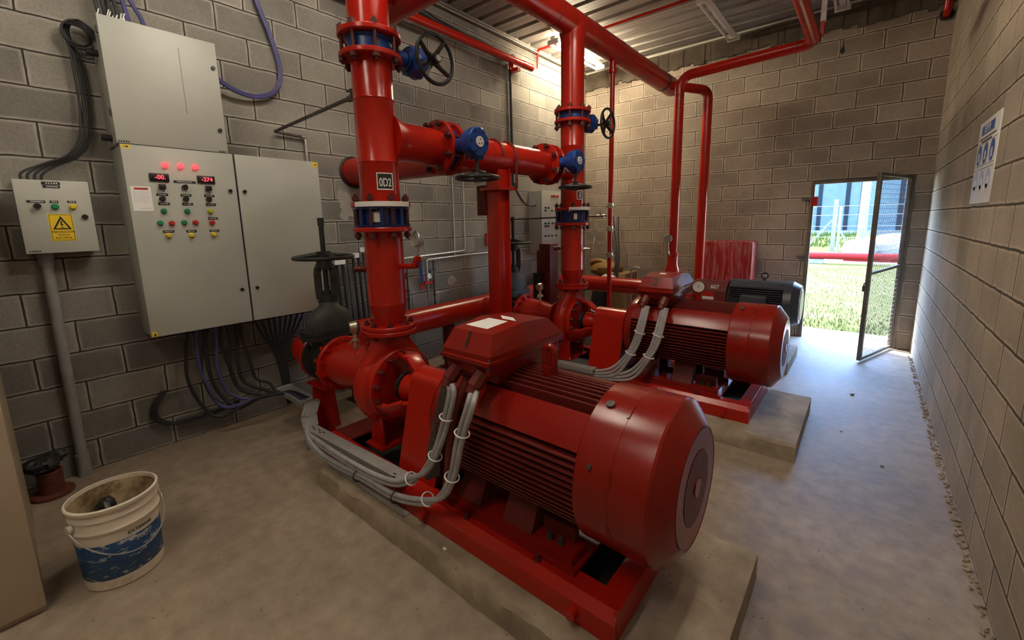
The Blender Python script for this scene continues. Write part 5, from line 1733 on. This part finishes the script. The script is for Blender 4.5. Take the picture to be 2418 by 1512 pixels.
gauge((-3.68, 3.30, 0.905), (1, -0.5, 0.1), 'round gauge on the block wall right of the sensing pipes', 0.055, [(-3.70, 3.30, 0.86), (-3.71, 3.28, 0.80), (-3.72, 3.08, 0.795)])
gauge((-1.93, Y1 + 0.05, 1.482), (-0.15, -0.98, 0.1), 'round gauge with blue cock beside the nearest riser', 0.046, [(-1.93, Y1 + 0.055, 1.435), (-1.93, Y1 + 0.055, 1.37)])
t = Thing('gauge_cock', 'red elbow with blue lever beneath the riser gauge', 'cock', (-1.95, Y1 + 0.04, 1.31))
t.part('elbow', MB().tube(fillet([(RX + 0.10, Y1 + 0.03, 1.325), (-1.955, Y1 + 0.045, 1.33), (-1.93, Y1 + 0.055, 1.385)], 0.02, 5), 0.016, 10).cyl((-1.96, Y1 + 0.045, 1.33), (-1.935, Y1 + 0.053, 1.375), 0.024, n=10), RED)
t.part('lever', MB().bar((-1.905, Y1 + 0.04, 1.36), (-1.885, Y1 + 0.03, 1.24), 0.016, 0.008), BLUE)
t = Thing('gauge_cock', 'bright test cock and small gauge beside the middle riser', 'cock', (-1.98, Y2 + 0.05, 1.3))
t.part('fitting', MB().tube([(RX + 0.10, Y2 + 0.04, 1.30), (-2.0, Y2 + 0.06, 1.30), (-1.985, Y2 + 0.07, 1.42)], 0.012, 8).cyl((-2.0, Y2 + 0.06, 1.26), (-2.0, Y2 + 0.06, 1.36), 0.018, n=8), BRASS)
t.part('dial_case', MB().lathe([(0.01, -0.01), (0.035, -0.01), (0.035, 0.012), (0.01, 0.012)], (-1.985, Y2 + 0.07, 1.45), (0.5, -0.85, 0), 20), STEEL)
t = Thing('dial_gauge', 'white faced dial standing on the red stub atop the middle motor', 'gauge', (-1.005, Y2, 0.985))
d = Vector((0.30, -0.95, 0.10)).normalized()
c = Vector((-1.005, Y2, 1.03))
b = t.part('case', MB().lathe([(0.02, -0.035), (0.052, -0.033), (0.058, -0.02), (0.058, 0.014), (0.046, 0.018), (0.042, 0.008), (0.005, 0.008)], c, d, 32), RUST)
t.part('dial', MB().cyl(c + d * 0.007, c + d * 0.0105, 0.042, n=28), WRAP, b)
t.part('dial_mark', MB().torus(c + d * 0.011, d, 0.026, 0.002, 24, 5).torus(c + d * 0.011, d, 0.010, 0.003, 16, 5), PVC, b)
t = Thing('cross_line', 'thin dark pipe running across behind the middle riser with bright tee', 'pipe', (-2.5, 4.4, 1.6))
p = t.part('pipe', MB().tube([(-3.80, 4.35, 1.60), (-3.0, 4.36, 1.61), (-2.24, 4.33, 1.615)], 0.010, 8), DSTEEL)
t.part('tee', MB().cyl((-2.36, 4.335, 1.613), (-2.27, 4.332, 1.615), 0.018, n=10).cyl((-2.32, 4.33, 1.60), (-2.32, 4.33, 1.66), 0.012, n=8), BRASS, p)
t = Thing('red_bracket', 'red angle bracket on the wall between post and conduits', 'bracket', (-3.83, 3.75, 1.2))
t.part('arm', MB().box(XL, XL + 0.03, 4.06, 4.09, 1.27, 1.43).box(XL, XL + 0.03, 4.09, 4.30, 1.40, 1.43), RED)

# dark conduits with white clamps behind the nearest gate valve
DG = 'dark conduits rising behind the nearest gate valve'
for k in range(7):
    y_ = 1.92 + 0.055 * k
    z1 = 1.19 + 0.018 * k
    single('dark_conduit', 'black conduit in the row behind the nearest gate valve', 'conduit', MB().cyl((-3.74, y_ + 0.03, 0.03), (-3.75, y_, z1), 0.015, n=10), RUBBER if k % 3 else DSTEEL, group=DG)
for k, (y_, z, w) in enumerate(((1.99, 1.235, 0.10), (2.13, 1.285, 0.11), (2.235, 1.335, 0.06))):
    single('clamp_rail', ('low white clamp rail over the dark conduits', 'middle white clamp rail with holes over the dark conduits', 'upper white clamp rail half hidden by the riser')[k], 'clamp', MB().box(-3.735, -3.715, y_ - w / 2, y_ + w / 2, z - 0.022, z + 0.022), WHITE, group='white clamp rails')

# ---------------------------------------------------------------- roof level items
t = Thing('wall_pipe', 'red pipe running high along the left wall, capped at its end', 'pipe', (-3.66, 4.0, 3.6))
p = t.part('pipe', MB().cyl((-3.68, YF + 0.05, 3.585), (-3.68, 4.70, 3.60), 0.043, n=24).cyl((-3.68, 4.70, 3.60), (-3.68, 4.90, 3.60), 0.047, n=24), RED)
t.part('bracket', MB().box(-3.74, -3.72, 4.50, 4.56, 3.46, 3.66).box(-3.74, -3.60, 4.50, 4.56, 3.46, 3.50), RED)
single('roof_pipe', 'thin red pipe crossing under the roof sheet to the left wall', 'pipe', MB().tube(fillet([(-3.80, 5.20, 3.70), (-3.80, 5.20, 3.935), (0.45, 5.21, 3.945)], 0.04, 5), 0.016, 12), RED)
cable('black cable sagging along the top of left wall', [(-3.78, 1.6, 3.86), (-3.78, 2.7, 3.78), (-3.77, 3.35, 3.70), (-3.76, 4.0, 3.70), (-3.77, 4.45, 3.67), (-3.78, 4.60, 3.66)], 0.012, RUBBER, 'cables along the wall top')
cable('second cable sagging along the top of left wall', [(-3.76, 1.6, 3.88), (-3.76, 2.8, 3.79), (-3.76, 3.4, 3.72), (-3.76, 4.05, 3.68), (-3.77, 4.48, 3.66), (-3.78, 4.61, 3.65)], 0.010, RUBBER, 'cables along the wall top')
t = Thing('black_conduit', 'black vertical conduit on left wall with cables curving to the small panel', 'conduit', (-3.81, 4.61, 2.0))
p = t.part('pipe', MB().cyl((-3.81, 4.605, 3.62), (-3.81, 4.612, 2.05), 0.019, n=14), RUBBER)
for o in (0.0, 0.025):
    t.part('tail', MB().tube(spline([(-3.80, 4.61 + o, 2.10), (-3.79, 4.66 + o, 1.98), (-3.77, 4.78 + o, 1.84), (-3.73, 4.90 + o, 1.79), (-3.70, 5.0, 1.80)], 8), 0.008, 8), RUBBER, p)
t.part('coil', MB().torus((-3.76, 4.62, 3.66), (1, 0.2, 0.2), 0.05, 0.014, 24, 8), RUBBER, p)
t = Thing('wall_stub', 'short red elbow coming out of the wall top at right back corner', 'pipe', (0.42, 6.56, 3.6))
t.part('elbow', MB().tube(fillet([(0.43, 6.60, 3.60), (0.43, 6.52, 3.60), (0.43, 6.50, 3.72), (0.43, 6.50, 3.95)], 0.04, 6), 0.033, 14), RED)
t.part('collar', MB().torus((0.43, 6.585, 3.60), (0, 1, 0), 0.045, 0.014, 20, 8), RUBBER)


def fixture(x, y0, y1, z, label, lit, tubes=2):
    t = Thing('fluorescent_light', label, 'ceiling light', (x, (y0 + y1) / 2, z), group='fluorescent ceiling lights')
    t.part('channel', MB().box(x - 0.03, x + 0.03, y0, y1, z + 0.01, z + 0.055), LAMPW, bevel=0.004)
    for y_ in (y0 + 0.02, y1 - 0.02):
        t.part('end_holder', MB().box(x - 0.075, x + 0.075, y_ - 0.02, y_ + 0.02, z - 0.035, z + 0.02), LAMPW, bevel=0.004)
    for s in (-1, 1):
        t.part('tube', MB().cyl((x + s * 0.055, y0 + 0.03, z - 0.018), (x + s * 0.055, y1 - 0.03, z - 0.018), 0.0135, n=12), lit or LAMPW)
    for y_ in (y0 + 0.15, y1 - 0.15):
        t.part('hanger', MB().box(x - 0.008, x + 0.008, y_ - 0.012, y_ + 0.012, z + 0.055, ZC), LAMPW)
    return t


fixture(-3.36, 4.92, 6.22, 3.86, 'lit twin tube light under roof in the left back corner', TUBE)
fixture(-1.575, 5.15, 6.50, 3.875, 'unlit pale twin light near the middle of the roof', None)
fixture(-0.44, 5.42, 6.42, 3.87, 'unlit pale twin light near the red pipe bend', None)
fixture(-1.9, 0.75, 2.05, 3.86, 'unseen lit twin tube light added over the nearest pump', TUBED)  # out of view, placed from the cowl highlight, added for brightness
fixture(-0.35, 1.3, 2.6, 3.86, 'unseen lit twin tube light added over the walkway by the right wall', TUBED)  # no known source here; added to light the right wall
fixture(-1.2, -1.7, -0.4, 3.86, 'unseen lit twin tube light added behind the photographer', TUBED)  # added out of view to brighten the foreground floor and plinth

# ================================================================== RIGHT WALL SIGN
t = Thing('safety_sign', 'white safety sign with blue round symbols on the right wall', 'sign', (XR, 3.78, 1.62))
pl = t.part('board', MB().box(XR - 0.006, XR, 3.492, 4.070, 1.620, 2.112), WHITE, bevel=0.001)
sx = XR - 0.0065


def ybox(y0, y1, z0, z1, d=0.0):
    return MB().box(sx - 0.0006 - d, sx - d + 0.0005, y0, y1, z0, z1)


hd = t.part('heading', ybox(3.63, 3.98, 2.030, 2.085), SIGNBLUE, pl)
t.text('lettering', 'E.P.P.', 0.058, (sx - 0.0007, 3.805, 2.057), (0, -1, 0), (0, 0, 1), WHITE, hd, 0.0008, 'CENTER', 1.4)
ln = MB()
for y0, y1, z in ((3.56, 4.02, 2.006), (3.66, 3.95, 1.988)):
    k = 12
    for i in range(k):
        a = y0 + (y1 - y0) * i / k
        ln.box(sx - 0.0006, sx + 0.0005, a, a + (y1 - y0) / k * 0.7, z - 0.005, z + 0.005)
t.part('lettering', ln, DSTEEL, pl)
for z in (1.98, 1.845, 1.823):
    t.part('rule', ybox(3.51, 4.05, z - 0.001, z + 0.001), DSTEEL, pl)
for y_ in (3.60, 3.78, 3.96):
    c = t.part('symbol', MB().cyl((sx - 0.0006, y_, 1.912), (sx + 0.0005, y_, 1.912), 0.062, n=32), SIGNBLUE, pl)
    t.part('symbol_figure', MB().cyl((sx - 0.0012, y_, 1.905), (sx, y_, 1.905), 0.022, n=18).box(sx - 0.0012, sx, y_ - 0.028, y_ + 0.028, 1.875, 1.888), WHITE, c)
    c = t.part('faded_symbol', MB().cyl((sx - 0.0006, y_, 1.75), (sx + 0.0005, y_, 1.75), 0.062, n=32), SIGNPALE, pl)
    t.part('symbol_figure', MB().cyl((sx - 0.0012, y_, 1.735), (sx, y_, 1.735), 0.036, n=18).box(sx - 0.0012, sx, y_ - 0.04, y_ + 0.04, 1.69, 1.725), WHITE, c)

# ================================================================== BUCKET, POT
bx, by = -2.555, 0.185
t = Thing('paint_bucket', 'dirty white plastic bucket with scuffed blue band on the floor', 'bucket', (bx, by, 0))
H = 0.392
prof = [(0.132, 0.0), (0.138, 0.004), (0.139, 0.012), (0.147, 0.275), (0.153, 0.276), (0.155, 0.284), (0.150, 0.292), (0.150, 0.330), (0.154, 0.334), (0.154, 0.340), (0.151, 0.345), (0.152, 0.372), (0.159, 0.375), (0.160, 0.388), (0.156, H), (0.151, H), (0.149, 0.36), (0.148, 0.35), (0.135, 0.02), (0.01, 0.018)]
sh = t.part('shell', MB().lathe(prof, (bx, by, 0), (0, 0, 1), 56), BUCKET)
t.part('lining', MB().lathe([(0.1345, 0.019), (0.1475, 0.35), (0.1488, 0.375), (0.1478, 0.375), (0.1465, 0.35), (0.1335, 0.019)], (bx, by, 0), (0, 0, 1), 48, close=True), BUCKIN, sh)
bd = MB()
pr = [(0.1398, 0.050), (0.1405, 0.051), (0.1466, 0.222), (0.1460, 0.223)]
bd.lathe(pr, (bx, by, 0), (0, 0, 1), 56, close=True)
bb = t.part('blue_band', bd, BUCKBLUE, sh, label='scuffed dark blue printed band')
d = Vector((0.93, -0.36, 0)).normalized()


def onband(s, size, z, a_c, r0, k, mat, parent):
    me = text_mesh(s, size, (0, 0, 0), (1, 0, 0), (0, 1, 0), mat, (0, 0, 0), 0.0005, 'CENTER')
    for v in me.vertices:
        a = a_c + v.co.x / r0
        rr = r0 + (v.co.y) * k + 0.0012
        v.co = Vector((rr * math.cos(a), rr * math.sin(a), z + v.co.y))
    o = bpy.data.objects.new('lettering', me)
    COL.objects.link(o)
    o.parent = parent


onband('EXTERIOR', 0.021, 0.243, 0.42, 0.1462, 0.035, INK, sh)
onband('RC7', 0.036, 0.200, 0.50, 0.1458, 0.035, WRAP, bb)
# wire handle hanging on the near side
ha = []
side = Vector((-0.30, 0.95, 0)).normalized()
front = Vector((0.95, 0.30, 0)).normalized()
for k in range(33):
    a = PI * k / 32
    p_ = Vector((bx, by, 0.312)) + side * (0.166 * math.cos(a)) + front * (0.165 * math.sin(a)) + Vector((0, 0, -0.155 * math.sin(a)))
    ha.append(p_)
hd = t.part('wire_handle', MB().tube(ha, 0.0028, 8), STEEL)
for s in (-1, 1):
    p_ = Vector((bx, by, 0.312)) + side * (s * 0.152)
    t.part('handle_ear', MB().cyl(p_, p_ + side * (s * 0.016), 0.018, n=14), BUCKET, sh)
r = MB()
r.ball((bx - 0.01, by, 0.22), (0.128, 0.128, 0.07), 20, 10, 0.10)
single('paint_residue', 'dark dried paint residue lying inside the bucket', 'residue', r, RUST)
r = MB()
r.ball((bx - 0.075, by - 0.02, 0.305), (0.038, 0.034, 0.034), 16, 10, 0.10)
r.ball((bx - 0.03, by - 0.045, 0.292), (0.05, 0.035, 0.022), 16, 10, 0.14)
r.tube(spline([(bx - 0.09, by - 0.05, 0.295), (bx - 0.05, by - 0.03, 0.335), (bx, by - 0.02, 0.30)], 6), 0.012, 8)
single('oily_rag', 'crumpled shiny black rag inside the dirty white bucket', 'rag', r, BLACK)

t = Thing('pipe_stub', 'rusty flanged pipe stub on the floor behind beige cabinet', 'pipe', (-3.66, 0.02, 0))
t.part('stub', MB().lathe([(0.055, 0.02), (0.055, 0.14), (0.06, 0.15), (0.05, 0.155), (0.045, 0.10)], (-3.66, 0.02, 0), (0, 0, 1), 28), RUST)
t.part('flange', MB().lathe([(0.02, 0), (0.092, 0), (0.095, 0.004), (0.095, 0.018), (0.09, 0.022), (0.02, 0.022)], (-3.66, 0.02, 0), (0, 0, 1), 28), RUST)
rg = MB()
for k in range(5):
    rg.ball((-3.67 + random.uniform(-0.05, 0.04), 0.015 + random.uniform(-0.05, 0.05), 0.185 + random.uniform(0, 0.03)), (0.05, 0.055, 0.035), 12, 7, 0.25)
single('black_rag', 'crumpled black rag lying on the rusty pipe stub', 'rag', rg, RUBBER)

# ================================================================== BACK CORNER
t = Thing('wrapped_box', 'red box under clear film standing in front of back wall', 'box', (-1.42, 6.30, 0.0))
bm_ = MB()
nx = 14
for i in range(nx):
    pass
bm_.box(-1.76, -1.13, 6.22, 6.55, 0.10, 1.262)
t.part('film', bm_, WRAPRED, bevel=0.035)
t.part('plinth_foot', MB().box(-1.74, -1.15, 6.24, 6.53, 0.0, 0.10), RUST)
t = Thing('ochre_can', 'ochre plastic can on the junk pile in the back corner', 'can', (-3.1, 6.15, 0.70))
c = MB()
c.ball((-3.22, 6.22, 0.80), (0.28, 0.16, 0.13), 14, 9, 0.10)
c.tube(spline([(-3.45, 6.2, 0.82), (-3.46, 6.18, 0.90), (-3.34, 6.18, 0.93), (-3.22, 6.2, 0.90)], 6), 0.035, 10)
t.part('shell', c, YELTARP)
single('cardboard_box', 'brown cardboard carton in the back corner junk pile', 'box', MB().box(-3.06, -2.78, 6.0, 6.42, 0.0, 0.76), CARD, bevel=0.004)
single('dark_heap', 'dark heap of cloths under the ochre can in the back corner', 'cloth', MB().ball((-3.26, 6.2, 0.33), (0.18, 0.20, 0.355), 14, 9, 0.12), RUBBER)
single('white_sack', 'white sack folded over the carton in the back corner', 'sack', MB().ball((-3.02, 5.90, 0.62), (0.17, 0.09, 0.13), 18, 10, 0.10), WRAP)
t = Thing('parts_trough', 'grey metal trough filled with parts on the floor behind pumps', 'trough', (-2.65, 4.78, 0))
tr = MB()
x0, x1, y0, y1, zt = -3.15, -2.10, 4.55, 4.92, 0.40
for a in ((x0, x1, y0, y0 + 0.01), (x0, x1, y1 - 0.01, y1), (x0, x0 + 0.01, y0, y1), (x1 - 0.01, x1, y0, y1)):
    tr.box(*a, 0.02, zt)
tr.box(x0, x1, y0, y1, 0.0, 0.02)
for a in ((x0 - 0.012, x1 + 0.012, y0 - 0.012, y0 + 0.01), (x0 - 0.012, x1 + 0.012, y1 - 0.01, y1 + 0.012)):
    tr.box(*a, zt - 0.015, zt + 0.005)
t.part('walls', tr, TRAYM)
single('black_bag', 'black bag lying in the grey trough', 'bag', MB().ball((-2.92, 4.735, 0.34), (0.20, 0.155, 0.20), 16, 10, 0.12), RUBBER)
single('pale_cloth', 'pale crumpled cloth lying in the grey trough', 'cloth', MB().ball((-2.62, 4.74, 0.37), (0.14, 0.12, 0.10), 16, 10, 0.16), WRAP)
single('work_boot', 'dark boot with pale sole lying in the grey trough', 'boot', MB().tube(spline([(-2.46, 4.72, 0.44), (-2.36, 4.74, 0.42), (-2.24, 4.75, 0.40), (-2.17, 4.75, 0.44)], 6), [0.035] * 6 + [0.045] * 6 + [0.06] * 7, 12), DSTEEL)
t = Thing('hose_stand', 'bent grey pipe handle rising by the cardboard carton', 'handle', (-2.6, 6.2, 0))
t.part('tube', MB().tube(fillet([(-2.78, 6.2, 0.02), (-2.78, 6.2, 0.84), (-2.62, 6.2, 0.84), (-2.62, 6.2, 0.55)], 0.05, 6), 0.014, 10), STEEL)
for k in range(3):
    cable('thin dark hose slanting up behind the middle riser', [(-2.95 + 0.03 * k, 5.9, 0.55), (-3.0 + 0.03 * k, 6.1, 0.95), (-3.2 + 0.06 * k, 6.35, 1.35), (-3.35 + 0.09 * k, 6.52, 1.62)], 0.012, RUBBER, 'dark hoses behind the middle riser', sm=8)
t = Thing('jockey_pump', 'dark red upright unit with grey motor behind the middle riser', 'pump', (-3.02, 4.3, 0))
t.part('casing', MB().box(-3.09, -2.93, 4.22, 4.40, 0.55, 1.30).box(-3.10, -2.98, 4.18, 4.25, 0.95, 1.22), REDD, bevel=0.006)
t.part('motor_body', MB().cyl((-3.08, 4.16, 0.50), (-3.08, 4.16, 0.95), 0.05, n=18).cyl((-3.08, 4.16, 0.20), (-3.08, 4.16, 0.50), 0.028, n=14), DGREY)
t.part('foot', MB().box(-3.12, -2.92, 4.12, 4.42, 0, 0.02).box(-3.03, -2.99, 4.27, 4.33, 0.02, 0.55), DSTEEL)

gv = MB()
rg2 = random.Random(11)
for k in range(420):
    y_ = rg2.uniform(0.3, 6.3)
    q = rg2.uniform(0.004, 0.011)
    gv.ball((XR - rg2.uniform(0.006, 0.035), y_, q * 0.5), (q, q * rg2.uniform(0.7, 1.6), q * 0.8), 6, 4, 0.3)
single('rubble', 'loose mortar crumbs along the foot of the right wall', 'rubble', gv, PLINTH, kind='stuff')
for (x, y_, q, lab) in ((0.02, 4.62, 0.012, 'lone grey pebble on the bright floor before the doorway'), (0.20, 3.35, 0.007, 'small dark pebble on the walkway by the right wall'), (-0.02, 3.75, 0.006, 'tiny pebble on the walkway beside the middle plinth')):
    single('pebble', lab, 'pebble', MB().ball((x, y_, q * 0.7), (q * 1.4, q, q * 0.8), 8, 6, 0.2), PVC, group='pebbles on the walkway')
single('white_chip', 'white stone chip on top of the nearest plinth', 'chip', MB().ball((-1.345, 1.095, HP + 0.004), (0.011, 0.008, 0.005), 8, 6, 0.2), WHITE)
# ================================================================== OUTSIDE
for m_ in (LAWN, BLADE, APRON, CLAD, CLADD, RAWCON, OUTRED):
    m_.node_tree.nodes['Principled BSDF'].inputs['Specular IOR Level'].default_value = 0.05

struct('ground', MB().box(-40, 40, YB + 0.2, 70, -0.3, -0.045), LAWN)
ap = MB().box(-6, 3, YB + 0.2, 7.28, -0.2, -0.012)
struct('apron', ap, APRON)
struct('path', MB().box(-30, 30, 18.6, 21.2, -0.2, -0.035), APRON)
# grass tufts at the apron edge
gm = MB()
for k in range(5200):
    x = random.uniform(-2.2, 1.6)
    y_ = 7.3 + abs(random.gauss(0, 1.1)) if k % 2 else random.uniform(7.3, 17.0)
    h = random.uniform(0.02, 0.075)
    a = random.uniform(0, PI)
    w = 0.006
    lx, ly = random.uniform(-0.03, 0.03), random.uniform(-0.03, 0.03)
    gm.add([(x - w * math.cos(a), y_ - w * math.sin(a), -0.05), (x + w * math.cos(a), y_ + w * math.sin(a), -0.05), (x + lx, y_ + ly, -0.05 + h)], [(0, 1, 2)])
single('grass_blades', 'short bright grass growing beyond the doorway', 'grass', gm, BLADE, kind='stuff')
gm = MB()
for k in range(2600):
    x = random.uniform(-8, -0.4)
    y_ = random.uniform(26, 33)
    h = random.uniform(0.10, 0.34)
    a = random.uniform(0, PI)
    w = 0.03
    z0 = -0.05 + 0.55 * math.exp(-((y_ - 30) / 3) ** 2)
    gm.add([(x - w * math.cos(a), y_ - w * math.sin(a), z0 - 0.1), (x + w * math.cos(a), y_ + w * math.sin(a), z0 - 0.1), (x + random.uniform(-0.1, 0.1), y_, z0 + h)], [(0, 1, 2)])
single('tall_grass', 'taller weedy grass on the bank below the far fence', 'grass', gm, BLADE, kind='stuff')
bk = MB()
vs, fs = [], []
for i in range(2):
    for j in range(13):
        y_ = 24 + j
        vs.append((-30 + 60 * i, y_, -0.06 + 0.55 * math.exp(-((y_ - 30) / 3) ** 2)))
for j in range(12):
    fs.append((j, j + 1, 13 + j + 1, 13 + j))
bk.add(vs, fs)
struct('bank', bk, LAWN)
t = Thing('outdoor_pipe', 'long red pipe lying on low blocks across the yard outside', 'pipe', (-0.5, 18.0, 0))
t.part('pipe', MB().cyl((-8, 18.0, 0.22), (6, 18.0, 0.235), 0.115, n=24), OUTRED)
for x in (-5, -1.3, 2.4):
    t.part('block', MB().box(x - 0.2, x + 0.2, 17.85, 18.15, -0.035, 0.11), RAWCON)
t = Thing('film_pallet', 'stack wrapped in white film behind the outdoor red pipe', 'pallet', (0.2, 19.4, 0))
t.part('stack', MB().ball((-0.15, 19.6, 0.36), (0.55, 0.5, 0.40), 18, 10, 0.10).ball((0.75, 19.8, 0.42), (0.75, 0.5, 0.50), 18, 10, 0.10).ball((1.5, 19.7, 0.35), (0.5, 0.5, 0.4), 18, 10, 0.1), FILM)
t.part('pallet_board', MB().box(-0.6, 1.9, 19.2, 20.1, -0.035, 0.05), OUTRED)
t = Thing('utility_pole', 'pale tall concrete pole outside in front of the blue shed', 'pole', (-0.42, 23.5, 0))
t.part('shaft', MB().cyl((-0.20, 23.5, -0.05), (-0.20, 23.5, 7.5), 0.17, 0.12, n=20), RAWCON)
t.part('step_bolts', MB().box(-0.04, 0.0, 23.4, 23.45, 2.2, 2.24).box(-0.04, 0.0, 23.4, 23.45, 2.5, 2.54).box(-0.04, 0.0, 23.4, 23.45, 2.8, 2.84), DSTEEL)
t = Thing('fence_post', 'concrete fence post with two raking struts in the yard', 'post', (-0.95, 24.5, 0), group='yard fence posts')
t.part('post', MB().box(-1.30, -1.14, 24.42, 24.58, -0.05, 2.3), RAWCON)
t.part('strut', MB().bar((-1.22, 24.5, 1.5), (-2.3, 24.5, -0.02), 0.07, 0.07), RAWCON)
t.part('strut', MB().bar((-1.22, 24.5, 1.3), (-0.45, 24.5, -0.02), 0.07, 0.07), RAWCON)
t = Thing('fence_post', 'thin dark steel post in front of the braced concrete post', 'post', (-1.0, 22.0, 0), group='yard fence posts')
t.part('post', MB().cyl((-0.90, 21.5, -0.05), (-0.90, 21.5, 1.95), 0.045, n=12), RAWCON)
for k, x in enumerate((-4.0, 2.1)):
    single('fence_post', ('slim fence post far out toward the grassy bank', 'slim braced fence post seen through the gate mesh')[k], 'post', MB().cyl((x, 24.5, -0.05), (x, 24.5, 2.0), 0.05, n=10), DSTEEL if k == 0 else RAWCON, group='slim yard fence posts')
fw = MB()
for z in (0.6, 1.1, 1.6, 2.0):
    fw.cyl((-12, 24.5, z), (10, 24.5, z), 0.008, n=6)
single('fence_wire', 'four strands of fence wire stretched across the yard', 'wire', fw, STEEL)
t = Thing('blue_shed', 'pale blue clad industrial shed beyond the fence', 'building', (-2, 40, 0))
w = t.part('cladding', MB().box(-30, 22, 40, 50, -0.1, 11), CLAD)
for k, x in enumerate((-4.05, -3.0, -1.35, -0.5, 1.6, 3.4, -6.2, -8.4)):
    t.part('dark_strip', MB().box(x - 0.13, x + 0.13, 39.96, 40.0, -0.1, 11), CLADD, w)
t.part('base_wall', MB().box(-30, 22, 39.94, 40, -0.1, 0.5), RAWCON, w)
